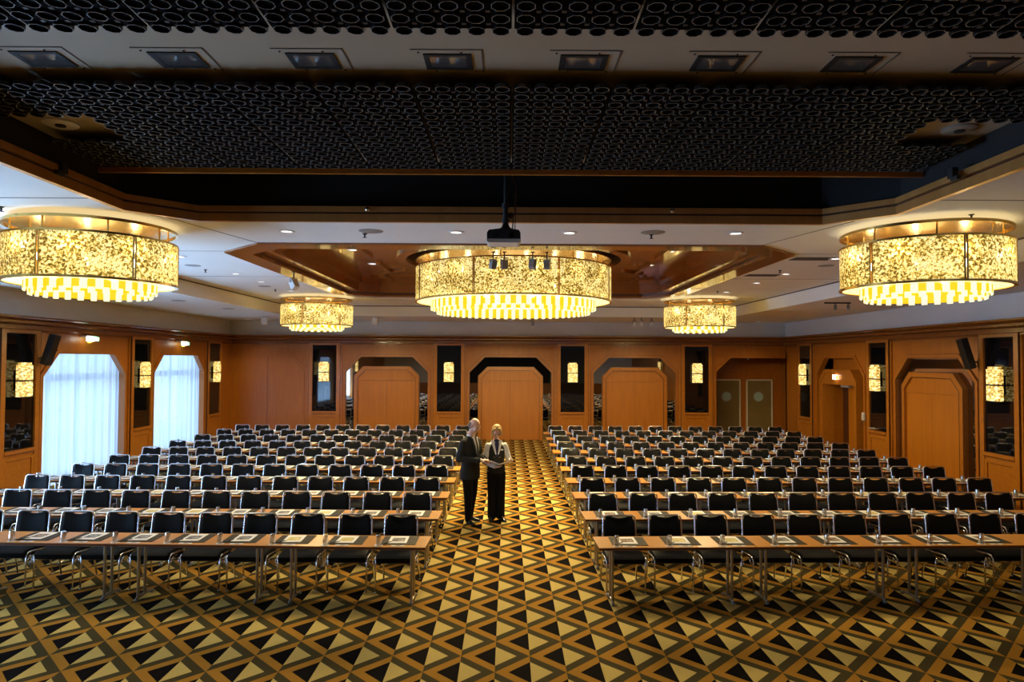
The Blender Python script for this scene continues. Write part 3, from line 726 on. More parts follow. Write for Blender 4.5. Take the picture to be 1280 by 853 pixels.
chandelier(-XS, 18.54, .95, 4.32, 3.77, 4.49, 3.65, .72, 9, BULB_SIDE, CRYSTAL_CORE[1], 'small-looking gold drum chandelier left of the central one, toward the far wall', G, False, 6, .4, 48)
chandelier(XS, 18.54, .95, 4.32, 3.77, 4.49, 3.65, .72, 9, BULB_SIDE, CRYSTAL_CORE[1], 'small-looking gold drum chandelier right of the central one, toward the far wall', G, False, 6, -.1, 48)

# ------------------------------------------------------------------ tables
TABLE_Y = [7.79, 9.18, 10.58, 11.90, 13.20, 14.45, 15.72, 17.02, 18.35, 19.75]
CHAIR_Y = [8.93, 10.40, 11.76, 13.10, 14.37, 15.62, 16.88, 18.22, 19.58, 20.95]
ROWN = ['front row', 'second row', 'third row', 'fourth row', 'fifth row', 'sixth row', 'seventh row', 'eighth row', 'ninth row', 'rearmost row']
TW, TD, TZ = 1.82, .50, .74
def table_proto():
    t = empty('folding_table'); parts = []
    mb = MB(); mb.box(-TW/2, TW/2, 0, TD, TZ-.004, TZ); a = mb.build('tabletop', 'table_top', t)
    b = MB().box(-TW/2, TW/2, 0, TD, TZ-.030, TZ-.004).build('table_edge', 'table_edge', t, bevel=.003)
    parts += [a, b]
    for x in (-TW/2+.20, TW/2-.20):
        mb = MB()
        for y in (.27, .41): mb.tube([(x, y, .05), (x, y, TZ-.03)], .017, 10)
        mb.tube([(x, .235, .035), (x, .27, .048), (x, .44, .048), (x, .56, .035)], [.014, .02, .02, .014], 8)
        mb.box(x-.03, x+.03, .10, .46, TZ-.05, TZ-.03)
        leg = mb.build('leg', 'steel', t, smooth=.8)
        mb = MB()
        for y in (.235, .56): mb.ball((x, y, .022), (.024, .024, .022), 10, 6)
        g = mb.build('glide', 'grey_metal', leg, smooth=True); parts.append((leg, [g]))
    mb = MB(); mb.box(-TW/2+.23, TW/2-.23, .30, .33, TZ-.055, TZ-.03); mb.box(-TW/2+.08, TW/2-.08, .06, .08, TZ-.05, TZ-.03); mb.box(-TW/2+.08, TW/2-.08, TD-.08, TD-.06, TZ-.05, TZ-.03)
    parts.append(mb.build('under_frame', 'grey_metal', t))
    return t, parts
def clone(root, parts, loc, rz=0):
    r = root.copy(); COL.objects.link(r); r.location = loc; r.rotation_euler = (0, 0, rz)
    for p in parts:
        q, sub = p if isinstance(p, tuple) else (p, [])
        c = q.copy(); COL.objects.link(c); c.parent = r
        for s_ in sub: d = s_.copy(); COL.objects.link(d); d.parent = c
    return r
tproto, tparts = table_proto(); tused = False
def bend(row, x): return max(0, .034*(1-row/4))*max(0, abs(x)-1)
for row in range(10):
    for side in (-1, 1):
        x0 = -.93 if side < 0 else 1.04
        for k in range(4):
            x = x0+side*(TW/2+k*(TW+.006)); rz = side*.034*max(0, 1-row/4)
            y = TABLE_Y[row]+bend(row, x)
            if not tused: t = tproto; t.location = (x, y, 0); t.rotation_euler = (0, 0, rz); tused = True
            else: t = clone(tproto, tparts, (x, y, 0), rz)
            blk = 'left block' if side < 0 else 'right block'
            pos = ['at the aisle', 'second from the aisle', 'third from the aisle', 'nearest the side wall'][k]
            tag(t, f'narrow brown folding table {pos}, {ROWN[row]}, {blk}', 'table', f'folding tables of the {ROWN[row]}, {blk}')

# ------------------------------------------------------------------ chairs
def chair_proto():
    t = empty('conference_chair'); parts = []
    # chair faces -y ; origin below the middle of the backrest top ; seat in front
    # seat cushion
    bm_ = MB(); n = 12; prof = [(-.47, .355), (-.515, .375), (-.525, .43), (-.495, .462), (-.2, .468), (-.07, .462), (-.05, .445), (-.05, .395), (-.09, .372)]
    ws = [(-.225, .82), (-.215, .95), (-.19, 1), (.19, 1), (.215, .95), (.225, .82)]
    vs = []
    for xx, sc in ws:
        for yy, zz in prof: vs.append((xx, -.285+(yy+.285)*(.9+.1*sc), .438+(zz-.438)*sc))
    m_ = len(prof); fs = [(i*m_+j, (i+1)*m_+j, (i+1)*m_+(j+1) % m_, i*m_+(j+1) % m_) for i in range(len(ws)-1) for j in range(m_)]
    fs += [tuple(range(m_)), tuple((len(ws)-1)*m_+j for j in range(m_))]
    bm_.add(vs, fs); parts.append(bm_.build('seat', 'fabric', t, smooth=.9))
    # backrest cushion with the grip opening under the top tube
    mb = MB(); nx = 16; cols = []
    lean = lambda z: .0+(z-.86)*.16
    for i in range(nx+1):
        u = -1+2*i/nx; xx = u*.198
        top = .838 if abs(u) < .99 else .80
        top -= .026*max(0, 1-(abs(u)/.56)**2.2) if abs(u) < .56 else 0
        if abs(u) > .86: top -= (abs(u)-.86)*.24
        bot = .50+(.03*(abs(u)-.8)/.2 if abs(u) > .8 else 0)
        col = []
        for q, zz in enumerate((bot, bot+.02, (bot+top)/2, top-.012, top)):
            e = .010 if q in (0, 4) else .022
            e *= 1 if abs(u) < .93 else .45
            cur = .018*(1-u*u)
            col.append(((xx, lean(zz)-e+cur, zz), (xx, lean(zz)+e+cur, zz)))
        cols.append(col)
    vs = [p for col in cols for pr in col for p in pr]; Q = 10; fs = []
    for i in range(nx):
        a, b = i*Q, (i+1)*Q
        for q in range(4):
            fs += [(a+2*q, b+2*q, b+2*q+2, a+2*q+2), (a+2*q+1, a+2*q+3, b+2*q+3, b+2*q+1)]
        fs += [(a, a+1, b+1, b), (a+8, b+8, b+9, a+9)]
    for a, r_ in ((0, 0), (nx*Q, 1)):
        for q in range(4): fs.append((a+2*q, a+2*q+1, a+2*q+3, a+2*q+2))
    mb.add(vs, fs); parts.append(mb.build('backrest', 'fabric', t, smooth=1.0))
    # back loop
    mb = MB(); pts = []
    L_ = [(-.215, .42), (-.213, .60), (-.208, .76)]
    for x_, z_ in L_: pts.append((x_, lean(z_), z_))
    for k in range(5):
        a = PI-k*PI/8; pts.append((-.158+.05*math.cos(a), lean(.8), .80+.05*math.sin(a)))
    pts += [(-p[0], p[1], p[2]) for p in pts[::-1]]
    mb.tube(pts, .0125, 8)
    parts.append(mb.build('back_frame', 'chrome', t, smooth=True))
    for sx in (-1, 1):
        mb = MB(); mb.tube([(sx*.215, lean(.42), .42), (sx*.222, -.04, .34), (sx*.232, .035, .012)], .0105, 8)
        mb.ball((sx*.232, .036, .01), (.015, .015, .010), 8, 5); parts.append(mb.build('leg', 'chrome', t, smooth=True))
        # front leg with the linking bend beside the seat
        mb = MB(); mb.tube([(sx*.222, -.07, .40), (sx*.245, -.25, .415), (sx*.250, -.40, .43), (sx*.246, -.465, .425), (sx*.238, -.488, .395), (sx*.238, -.50, .012)], .0105, 8)
        mb.ball((sx*.238, -.50, .01), (.015, .015, .010), 8, 5); parts.append(mb.build('leg', 'chrome', t, smooth=True))
        mb = MB(); mb.tube([(sx*.238, -.47, .33), (sx*.268, -.49, .35), (sx*.272, -.47, .385), (sx*.262, -.44, .40)], .008, 6)
        parts.append(mb.build('row_link', 'chrome', t, smooth=True))
    mb = MB(); mb.tube([(-.238, -.45, .395), (.238, -.45, .395)], .0095, 6); mb.tube([(-.22, -.09, .395), (.22, -.09, .395)], .0095, 6)
    parts.append(mb.build('seat_frame', 'chrome', t, smooth=True))
    return t, parts
cproto, cparts = chair_proto(); cused = False
CH = {}
for row in range(10):
    random.seed(100+row)
    for side in (-1, 1):
        blk = 'left block' if side < 0 else 'right block'
        x0, st = (-1.37, .612) if side < 0 else (1.44, .614)
        for k in range(12):
            x = x0+side*st*k; y = CHAIR_Y[row]+bend(row, x)
            j = random.uniform(-.012, .012); rz = random.uniform(-.02, .02)
            CH[(row, side, k)] = (x, y)
            if not cused: t = cproto; t.location = (x+j, y, 0); t.rotation_euler = (0, 0, rz); cused = True
            else: t = clone(cproto, cparts, (x+j, y+random.uniform(-.015, .015), 0), rz)
            pos = 'at the aisle' if k == 0 else 'nearest the side wall' if k == 11 else f'{ORD[k]} from the aisle'
            tag(t, f'black chrome-framed chair {pos}, {ROWN[row]}, {blk}', 'chair', f'black chairs of the {ROWN[row]}, {blk}')

# ------------------------------------------------------------------ things laid out on the tables
BW, BD = .41, .375
bl = MB().box(-BW/2, BW/2, -BD/2, BD/2, 0, .005).build('desk_blotter', 'blotter', bevel=.001)
def brochure(ph):
    mb = MB(); mb.box(-.108, .108, -.15, .15, 0, .003)
    mb.add([(-.075, -.085, .0034), (.075, -.085, .0034), (.075, .075, .0034), (-.075, .075, .0034)], [(0, 1, 2, 3)], 1)
    return mb.build('brochure', ['paper', ph])
br = {k: brochure(v) for k, v in (('dark', 'photo_dark'), ('brown', 'photo_warm'), ('yellow', 'photo_yellow'))}
gl = empty('tumbler')
g1 = MB().lathe([(.034, 0), (.0325, .02), (.0265, .112), (.0255, .118), (.0, .118)], seg=20).build('glass_wall', 'glass', gl, smooth=.9)
g2 = MB().lathe([(.0, .100), (.0245, .100), (.0255, .118), (.0, .118)], seg=20).build('glass_base', 'glass', gl, smooth=.9)
co = MB().lathe([(0, 0), (.048, 0), (.048, .0016), (0, .0016)], seg=20).build('paper_coaster', 'napkin')
ca = MB(); ca.box(-.075, .075, -.018, .018, 0, .004); ca.add([(-.02, -.012, .0045), (.03, -.012, .0045), (.03, .010, .0045), (-.02, .010, .0045)], [(0, 1, 2, 3)], 1)
ca = ca.build('wrapped_sweet', ['napkin', 'grey_metal'])
pe = empty('ballpoint_pen')
p1_ = MB().tube([(-.065, 0, .006), (.055, 0, .006), (.07, 0, .006)], [.005, .005, .0015], 8).build('pen_barrel', 'pen', pe, smooth=.8)
p2_ = MB().box(-.06, -.025, -.001, .001, .011, .013).build('pen_clip', 'chrome', pe)
used = set()
def put(proto, loc, rz, lab, cat, group, parts=None):
    if proto.name not in used: used.add(proto.name); o = proto; o.location = loc; o.rotation_euler = (0, 0, rz)
    elif parts: o = clone(proto, parts, loc, rz)
    else: o = proto.copy(); COL.objects.link(o); o.location = loc; o.rotation_euler = (0, 0, rz)
    tag(o, lab, cat, group); return o
PICT = {(0, -1): ['dark', 'yellow', 'yellow', 'dark', 'dark', 'dark', 'dark', 'brown', 'dark', 'dark'], (0, 1): ['brown', 'yellow', 'yellow', 'dark', 'brown', 'brown', 'brown', 'brown', 'dark', 'brown'],
        (1, -1): ['dark', 'dark', 'yellow', 'dark', 'dark'], (1, 1): ['brown', 'dark', 'yellow']}
for row in range(10):
    random.seed(500+row)
    for side in (-1, 1):
        blk = 'left block' if side < 0 else 'right block'; pl = PICT.get((row, side), [])
        for k in range(12):
            cx, cy = CH[(row, side, k)]; ty = TABLE_Y[row]+bend(row, cx)
            dx, gx = (.10, -.105) if side < 0 else (-.02, -.19)
            px, py = pix(cx, ty, TZ)
            if not (-30 < px < 1310): continue
            pos = 'aisle seat' if k == 0 else 'seat nearest the side wall' if k == 11 else f'{ORD[k]} seat from the aisle'
            loc = f'{pos}, {ROWN[row]}, {blk}'; grp = f'{ROWN[row]}, {blk}'
            bx, by = cx+dx+random.uniform(-.012, .012), ty+.275+random.uniform(-.008, .008)
            put(bl, (bx, by, TZ), random.uniform(-.012, .012), 'grey desk blotter at the '+loc, 'desk pad', 'desk blotters, '+grp)
            kd = pl[k] if k < len(pl) else random.choice(['dark', 'brown', 'dark', 'yellow', 'dark'])
            word = {'dark': 'monochrome cover', 'brown': 'brown cover', 'yellow': 'yellow cover'}[kd]
            put(br[kd], (bx-.01+random.uniform(-.015, .015), by+.02, TZ+.005), random.uniform(-.05, .05), f'white brochure with {word}, {loc}', 'brochure', 'brochures, '+grp)
            put(co, (cx+gx, ty+.07, TZ), 0, 'white paper coaster under the glass, '+loc, 'coaster', 'paper coasters, '+grp)
            put(gl, (cx+gx, ty+.07, TZ+.0018), random.uniform(0, 3), 'upturned clear water glass, '+loc, 'glass', 'upturned glasses, '+grp, [g1, g2])
            put(ca, (bx+random.uniform(-.02, .02), ty+.05, TZ), random.uniform(-.08, .08), 'small white wrapped sweet before the blotter, '+loc, 'sweet', 'wrapped sweets, '+grp)
            put(pe, (bx-.125, by-.125, TZ+.005), .9+random.uniform(-.15, .15), 'black ballpoint pen on the blotter, '+loc, 'pen', 'pens, '+grp, [p1_, p2_])

# ------------------------------------------------------------------ people (built from tapered limbs fused by a voxel remesh)
def fuse(o, vox, smooth_it=6):
    r = o.modifiers.new('remesh', 'REMESH'); r.mode = 'VOXEL'; r.voxel_size = vox; r.use_smooth_shade = True
    if smooth_it: s_ = o.modifiers.new('smooth', 'SMOOTH'); s_.factor = .5; s_.iterations = smooth_it
    return o
def V(*a): return Vector(a)
def hand(mb, wrist, d, palm_n, curl=.5, size=1.0, side=1):
    """palm and five separate bent fingers; d: direction of the hand, palm_n: the way the palm faces"""
    d = d.normalized(); n = (palm_n-d*palm_n.dot(d)).normalized(); s_ = d.cross(n)*side
    q = wrist+d*.045*size
    rot = Matrix((s_, d, n)).transposed()
    mb.ball(q, (.040*size, .050*size, .017*size), 12, 8, rot=rot)
    for i, (off, ln) in enumerate(((-.030, .066), (-.010, .078), (.011, .074), (.030, .058))):
        b = wrist+d*.085*size+s_*off*size; a = 0; p = b; rr = .0092*size
        for j in range(3):
            a += curl*(.35 if j == 0 else .75); st = (d*math.cos(a)+n*math.sin(a))*ln*size*(.45, .30, .25)[j]
            mb.cone(p, p+st, rr, rr*.9, seg=8); p = p+st; rr *= .9
    p = wrist+d*.025*size-s_*.030*size; r1 = .012*size
    for dirn, ln in (((d*.6-s_*.75+n*.2), .040), ((d*.9-s_*.25+n*.45), .032), ((d*.9+n*.55), .024)):
        dirn = dirn.normalized(); mb.cone(p, p+dirn*ln*size, r1, r1*.88, seg=8); p = p+dirn*ln*size; r1 *= .88
def head(mb, c, rot, sc=1.0, female=False):
    """skull, jaw, nose, ears, brow, lips, neck root; face looks to local -y"""
    P = lambda x, y, z: c+rot @ (Vector((x, y, z))*sc)
    B = lambda p, r, sg=14: mb.ball(P(*p), tuple(k*sc for k in r), sg, 10, rot=rot)
    B((0, .012, .035), (.074, .092, .082)); B((0, -.030, -.022), (.058, .060, .075)); B((0, -.052, -.075), (.033, .030, .026))
    B((0, -.010, -.055), (.055, .055, .040))
    mb.cone(P(0, -.086, .018), P(0, -.108, -.016), .0085*sc, .0135*sc, seg=8)
    for s_ in (-1, 1):
        B((s_*.010, -.102, -.020), (.009, .009, .007), 8); B((s_*.030, -.080, .030), (.020, .012, .008), 8)
        B((s_*.034, -.070, -.015), (.022, .020, .022), 10)
        mb.ball(P(s_*.076, .010, -.005), (.010*sc, .019*sc, .032*sc), 10, 8, rot=rot)
    B((0, -.088, -.045), (.022, .011, .005), 8); B((0, -.087, -.054), (.019, .011, .006), 8)
def face_bits(c, rot, sc, parent):
    P = lambda x, y, z: c+rot @ (Vector((x, y, z))*sc)
    mb = MB()
    for s_ in (-1, 1): mb.ball(P(s_*.030, -.082, .010), (.011*sc, .007*sc, .0055*sc), 10, 6, rot=rot)
    mb.build('eyes', 'eye', parent, smooth=True)
    mb = MB(); mb.ball(P(0, -.0975, -.050), (.021*sc, .005*sc, .0055*sc), 12, 6, rot=rot); mb.build('lips', 'lip', parent, smooth=True)
def shoe(root, c, ang, ln=.28, heel=.0):
    mb = MB(); ca, sa = math.cos(ang), math.sin(ang)
    T_ = lambda x, y, z: (c[0]+x*ca-y*sa, c[1]+x*sa+y*ca, z)
    mb = MB(T_)
    secs = [(-ln*.72, .018, .022), (-ln*.66, .036, .035), (-ln*.50, .046, .048), (-ln*.30, .045, .062), (-ln*.12, .040, .085), (.0, .040, .100), (.06, .038, .095), (.075, .022, .07)]
    vs = []
    for y, hw, h in secs:
        lift = heel if y > -.08 else heel*max(0, 1-(-.08-y)/(ln*.4))
        vs += [(-hw, y, .004+lift*0), (-hw*.95, y, h*.55+lift), (-hw*.5, y, h+lift), (hw*.5, y, h+lift), (hw*.95, y, h*.55+lift), (hw, y, .004)]
    n = 6; fs = [(i*n+j, i*n+n+j, i*n+n+(j+1) % n, i*n+(j+1) % n) for i in range(len(secs)-1) for j in range(n)]+[tuple(range(n)), tuple((len(secs)-1)*n+j for j in range(n))]
    mb.add(vs, fs); o = mb.build('shoe', 'shoe', root, smooth=1.2)
    s_ = o.modifiers.new('sub', 'SUBSURF'); s_.levels = 1; s_.render_levels = 2
    return o
Rx = lambda a: Matrix.Rotation(a, 3, 'X'); Rz = lambda a: Matrix.Rotation(a, 3, 'Z'); Ry = lambda a: Matrix.Rotation(a, 3, 'Y')

# --- man: bald, charcoal suit, turned towards the woman (frame faces -y, root turned)
man = tag(empty('person', (-.645, 12.12, 0), math.radians(50)), 'bald man in a dark suit and tie standing in the aisle, looking down', 'person')
hc = V(.0, -.075, 1.705); hr = Rz(math.radians(4)) @ Rx(math.radians(28))
mb = MB(); head(mb, hc, hr, 1.07)
mb.cone(V(0, .03, 1.48), V(0, -.03, 1.64), .068, .062)
mb.loft([(0, .02, .90, .15, .10), (0, .02, 1.1, .15, .10), (0, .02, 1.3, .17, .11), (0, .03, 1.42, .15, .09), (0, .03, 1.49, .08, .06)])
wr, wl = V(-.06, -.290, 1.125), V(.10, -.285, 1.10)
mb.cone(V(-.175, .02, 1.39), V(-.258, .055, 1.14), .045, .042); mb.cone(V(-.255, .05, 1.14), wr, .04, .026)
mb.cone(V(.175, .02, 1.39), V(.268, .035, 1.14), .045, .042); mb.cone(V(.265, .03, 1.14), wl, .04, .026)
for s_, f in ((-1, V(-.09, -.03, .09)), (1, V(.13, .14, .09))):
    mb.cone(V(s_*.09, .02, .92), V(s_*.10, -.02 if s_ < 0 else .05, .50), .085, .055); mb.cone(V(s_*.10, -.02 if s_ < 0 else .05, .50), f, .055, .038)
hand(mb, wr, V(.55, -.8, .05), V(.3, .1, -1), .75, 1.05, 1)
hand(mb, wl, V(-.7, -.6, .05), V(-.1, .2, -1), .8, 1.05, -1)
fuse(mb.build('body', 'skin', man), .008, 3)
face_bits(hc, hr, 1.07, man)
mb = MB()   # jacket
mb.loft([(0, .035, .765, .205, .150), (0, .03, .90, .205, .150), (0, .02, 1.05, .185, .135), (0, .02, 1.20, .190, .138), (0, .02, 1.34, .218, .140), (0, .03, 1.42, .215, .118), (0, .033, 1.465, .165, .095), (0, .035, 1.50, .10, .078), (0, .035, 1.525, .072, .065)], 24)
for s_, el, w_ in ((-1, V(-.262, .055, 1.135), wr), (1, V(.272, .035, 1.135), wl)):
    sh = V(s_*.180, .025, 1.405)
    mb.cone(sh, el, .072, .058, seg=14); mb.cone(el, el+(w_-el)*.93, .060, .043, seg=14)
jk = fuse(mb.build('jacket', 'suit', man), .011, 5)
# shirt front, tie, lapels lie on the chest
mb = MB()
def chest(x, z, off=.0): return (x, -(.142 if z > 1.2 else .145)-off+.9*x*x*2+(.05*(z-1.34)/.15 if z > 1.34 else 0)+.02*max(0, 1.2-z), z)
def strip3(mb, L, R, off, zs, mi=0, th=.006):
    vs = []
    for z in zs: 
        for x in (L(z), (L(z)+R(z))/2, R(z)): vs.append(chest(x, z, off))
    for z in zs:
        for x in (L(z), (L(z)+R(z))/2, R(z)): p = chest(x, z, off-th); vs.append(p)
    n = len(zs); o_ = 3*n; fs = []
    for i in range(n-1):
        for j in range(2): fs += [(3*i+j, 3*i+j+1, 3*i+j+4, 3*i+j+3), (o_+3*i+j, o_+3*i+j+3, o_+3*i+j+4, o_+3*i+j+1)]
        fs += [(3*i, 3*i+3, o_+3*i+3, o_+3*i), (3*i+2, o_+3*i+2, o_+3*i+5, 3*i+5)]
    fs += [(0, o_, o_+1, 1), (1, o_+1, o_+2, 2), (3*n-3, 3*n-2, o_+3*n-2, o_+3*n-3), (3*n-2, 3*n-1, o_+3*n-1, o_+3*n-2)]
    mb.add(vs, fs, mi)
zs = [1.50, 1.46, 1.42, 1.36, 1.30, 1.22, 1.14, 1.06]
wv = lambda z: max(.008, .062*min(1, (z-1.04)/.38))
strip3(mb, lambda z: -wv(z), lambda z: wv(z), .004, zs, th=.02)
mb.lathe([(.064, 0), (.072, .045), (.066, .05), (.060, .0)], (0, .02, 1.495), 24)
mb.build('shirt', 'shirt', man, smooth=.8)
mb = MB(); strip3(mb, lambda z: -.013-.013*(1.49-z)/.4, lambda z: .013+.013*(1.49-z)/.4, .013, [1.49, 1.44, 1.36, 1.28, 1.2, 1.12]); mb.ball((0, -.105, 1.492), (.02, .016, .018), 10, 6)
mb.build('tie', 'tie', man, smooth=.9)
mb = MB()
for s_ in (-1, 1):
    zz = [1.49, 1.44, 1.36, 1.26, 1.16, 1.06]
    strip3(mb, lambda z: s_*(wv(z)), lambda z: s_*(wv(z)+(.012 if z > 1.48 else .052*max(.1, (z-1.03)/.45))), .012, zz, th=.012)
mb.build('lapels', 'suit', man, smooth=.8)
mb = MB()
for w_, el in ((wr, V(-.262, .055, 1.135)), (wl, V(.272, .035, 1.135))):
    d = (w_-el).normalized(); mb.tube([w_-d*.035, w_+d*.004], [.035, .034], 14)
mb.build('shirt_cuffs', 'shirt', man, smooth=.8)
mb = MB()   # trousers
mb.loft([(0, .03, .80, .16, .12), (0, .025, .90, .165, .12), (0, .02, 1.0, .155, .11)], 20)
mb.cone(V(-.085, .02, .86), V(-.10, -.02, .50), .100, .078, seg=16); mb.cone(V(-.10, -.02, .50), V(-.095, -.02, .10), .076, .062, seg=16); mb.cone(V(-.095, -.02, .10), V(-.095, -.025, .075), .064, .064, seg=16)
mb.cone(V(.085, .03, .86), V(.11, .06, .50), .100, .078, seg=16); mb.cone(V(.11, .06, .50), V(.13, .15, .10), .076, .062, seg=16)
fuse(mb.build('trousers', 'trouser', man), .012, 3)
shoe(man, (-.095, -.03), math.radians(-18), .30); shoe(man, (.13, .15), math.radians(12), .30)
mb = MB()   # remaining hair round the back and sides of the bald head
P = lambda x, y, z: hc+hr @ (Vector((x, y, z))*1.07)
vs = []; n = 20
for i in range(n+1):
    a = math.radians(8)+math.radians(164)*i/n
    for (r, z, k) in ((.90, -.062, 1), (1.02, -.03, 1), (1.04, .01, 1), (.99, .035, 1)):
        vs.append(P(.076*r*math.cos(a), .012+.094*r*math.sin(a), z+.0*k))
mb.add(vs, [(i*4+j, i*4+4+j, i*4+5+j, i*4+1+j) for i in range(n) for j in range(3)])
h_ = mb.build('hair', 'hair_grey', man, smooth=True); so = h_.modifiers.new('thick', 'SOLIDIFY'); so.thickness = .012; so.offset = 0

# --- woman: waistcoat, white blouse, scarf, glasses, holding an open folder
wo = tag(empty('person', (-.205, 12.28, 0), math.radians(6)), 'blonde woman in a black waistcoat and white blouse holding an open folder', 'person')
hc = V(.0, -.045, 1.575); hr = Rz(math.radians(-4)) @ Rx(math.radians(26))
mb = MB(); head(mb, hc, hr, .98, True)
mb.cone(V(0, .02, 1.38), V(0, -.005, 1.52), .050, .045)
mb.loft([(0, .02, .88, .15, .10), (0, .02, 1.02, .115, .085), (0, .02, 1.2, .135, .10), (0, .03, 1.34, .12, .08), (0, .03, 1.41, .06, .05)])
wr, wl = V(-.045, -.30, .995), V(.235, -.27, 1.105)
er, el_ = V(-.215, -.03, 1.045), V(.235, .0, 1.06)
mb.cone(V(-.14, .02, 1.31), er, .036, .034); mb.cone(er, wr, .032, .022)
mb.cone(V(.14, .02, 1.31), el_, .036, .034); mb.cone(el_, wl, .032, .022)
for s_ in (-1, 1): mb.cone(V(s_*.08, .02, .88), V(s_*.075, .0, .48), .085, .05); mb.cone(V(s_*.075, .0, .48), V(s_*.07, .02, .10), .048, .032)
hand(mb, wr, V(.8, -.6, .1), V(-.1, -.15, 1), .55, .93, -1)
hand(mb, wl, V(-.35, -.8, -.15), V(-.8, .2, .25), .55, .93, 1)
fuse(mb.build('body', 'skin', wo), .0075, 3)
face_bits(hc, hr, .98, wo)
mb = MB()
for s_ in (-1, 1):
    q = hc+hr @ (Vector((s_*.032, -.098, .006))*.98)
    pts = [q+hr @ Vector((.024*math.cos(a), 0, .016*math.sin(a))) for a in [2*PI*k/16 for k in range(16)]]
    mb.tube(pts, .0022, 6, closed=True)
    mb.tube([hc+hr @ Vector((s_*.056, -.092, .008)), hc+hr @ Vector((s_*.076, .0, .012))], .002, 6)
mb.tube([hc+hr @ Vector((-.008, -.098, .01)), hc+hr @ Vector((.008, -.098, .01))], .002, 6)
mb.build('glasses', 'pen', wo, smooth=True)
mb = MB()   # hair: parted, shoulder length on the left side, closed at the back
P = lambda x, y, z: hc+hr @ (Vector((x, y, z))*.98)
mb.ball(P(0, .030, .050), (.088, .095, .085), 18, 12, rot=hr); mb.ball(P(0, .045, -.02), (.082, .070, .085), 16, 10, rot=hr)
for s_ in (-1, 1):
    mb.cone(P(s_*.045, -.050, .095), P(s_*.082, -.015, .03), .022, .020); mb.cone(P(s_*.082, -.015, .03), P(s_*.082, .02, -.07), .020, .022)
mb.cone(P(-.082, .0, -.04), V(-.085, -.02, 1.44), .020, .014)
fuse(mb.build('hair', 'hair', wo), .008, 3)
mb = MB()   # blouse sleeves and collar
for s_, e_, w_ in ((-1, er, wr), (1, el_, wl)):
    mb.cone(V(s_*.148, .02, 1.325), e_, .056, .052, seg=14); mb.cone(e_, e_+(w_-e_)*.9, .052, .034, seg=14); mb.tube([e_+(w_-e_)*.85, e_+(w_-e_)*.96], [.037, .037], 14)
mb.loft([(0, .02, 1.20, .14, .105), (0, .03, 1.33, .165, .095), (0, .03, 1.375, .12, .075), (0, .03, 1.40, .075, .06), (0, .02, 1.435, .058, .055)])
fuse(mb.build('blouse', 'shirt', wo), .010, 4)
mb = MB()   # waistcoat
mb.loft([(0, .03, .84, .170, .128), (0, .025, .93, .160, .122), (0, .02, 1.04, .138, .110), (0, .015, 1.15, .150, .122), (0, .015, 1.24, .155, .128), (0, .025, 1.33, .140, .105), (0, .03, 1.385, .105, .075)], 24)
fuse(mb.build('waistcoat', 'suit', wo), .010, 4)
def chest(x, z, off=.0): return (x, -(.118 if z > 1.12 else .11)-off+1.8*x*x+(.075*(z-1.27)/.14 if z > 1.27 else 0), z)
mb = MB()
for s_ in (-1, 1):
    strip3(mb, lambda z: s_*(.012+.03*max(0, (z-1.19)/.2)), lambda z: s_*(.03+.065*max(0, (z-1.19)/.2)), .010, [1.425, 1.38, 1.32, 1.26, 1.19], th=.02)
mb.build('collar', 'shirt', wo, smooth=.8)
mb = MB(); strip3(mb, lambda z: -.030*max(.25, (z-1.1)/.3), lambda z: .030*max(.35, (z-1.1)/.3), .020, [1.43, 1.38, 1.30, 1.22, 1.15], th=.02); mb.ball((0, -.055, 1.425), (.05, .03, .025), 12, 8)
mb.build('scarf', 'scarf', wo, smooth=.9)
mb = MB(); mb.box(.060, .108, -.142, -.134, 1.262, 1.285); mb.build('name_badge', 'shirt', wo)
mb = MB()
for z in (1.14, 1.02):
    for x in (-.045, .045): mb.ball((x, -.122 if z > 1.1 else -.108, z), .009, 8, 6)
mb.build('buttons', 'chrome', wo, smooth=True)
mb = MB(); mb.loft([(0, .03, .80, .160, .120), (0, .03, .90, .160, .118), (0, .02, 1.0, .135, .10)], 20)
for s_ in (-1, 1): mb.cone(V(s_*.080, .02, .84), V(s_*.080, .005, .48), .092, .078, seg=16); mb.cone(V(s_*.080, .005, .48), V(s_*.078, .02, .075), .076, .078, seg=16)
fuse(mb.build('trousers', 'trouser', wo), .012, 3)
shoe(wo, (-.078, .0), math.radians(-10), .25, .02); shoe(wo, (.082, -.02), math.radians(22), .25, .02)
# open folder held by the woman
fo = tag(empty('open_folder', (-.165, 11.945, 1.035), math.radians(6)), 'open white folder held in both hands by the woman in the waistcoat', 'folder')
fo.rotation_euler = (math.radians(-14), math.radians(4), math.radians(6))
mb = MB()
for s_ in (-1, 1):
    vs = []; n = 6
    for i in range(n+1):
        x = s_*.20*i/n*.95; z = .055*(i/n)**1.2+(.012*math.sin(i/n*PI))
        vs += [(x, -.13, z), (x, .13, z), (x, .13, z+.006), (x, -.13, z+.006)]
    fs = [(i*4+j, i*4+4+j, i*4+4+(j+1) % 4, i*4+(j+1) % 4) for i in range(n) for j in range(4)]+[(0, 1, 2, 3), (n*4, n*4+1, n*4+2, n*4+3)]
    mb.add(vs, fs, 0)
mb.build('pages', 'paper', fo)
mb = MB()
for s_ in (-1, 1):
    vs = []; n = 6
    for i in range(n+1):
        x = s_*.205*i/n*.95; z = -.004+.055*(i/n)**1.2+(.012*math.sin(i/n*PI))
        vs += [(x, -.135, z), (x, .135, z), (x, .135, z+.003), (x, -.135, z+.003)]
    fs = [(i*4+j, i*4+4+j, i*4+4+(j+1) % 4, i*4+(j+1) % 4) for i in range(n) for j in range(4)]+[(0, 1, 2, 3), (n*4, n*4+1, n*4+2, n*4+3)]
    mb.add(vs, fs, 0)
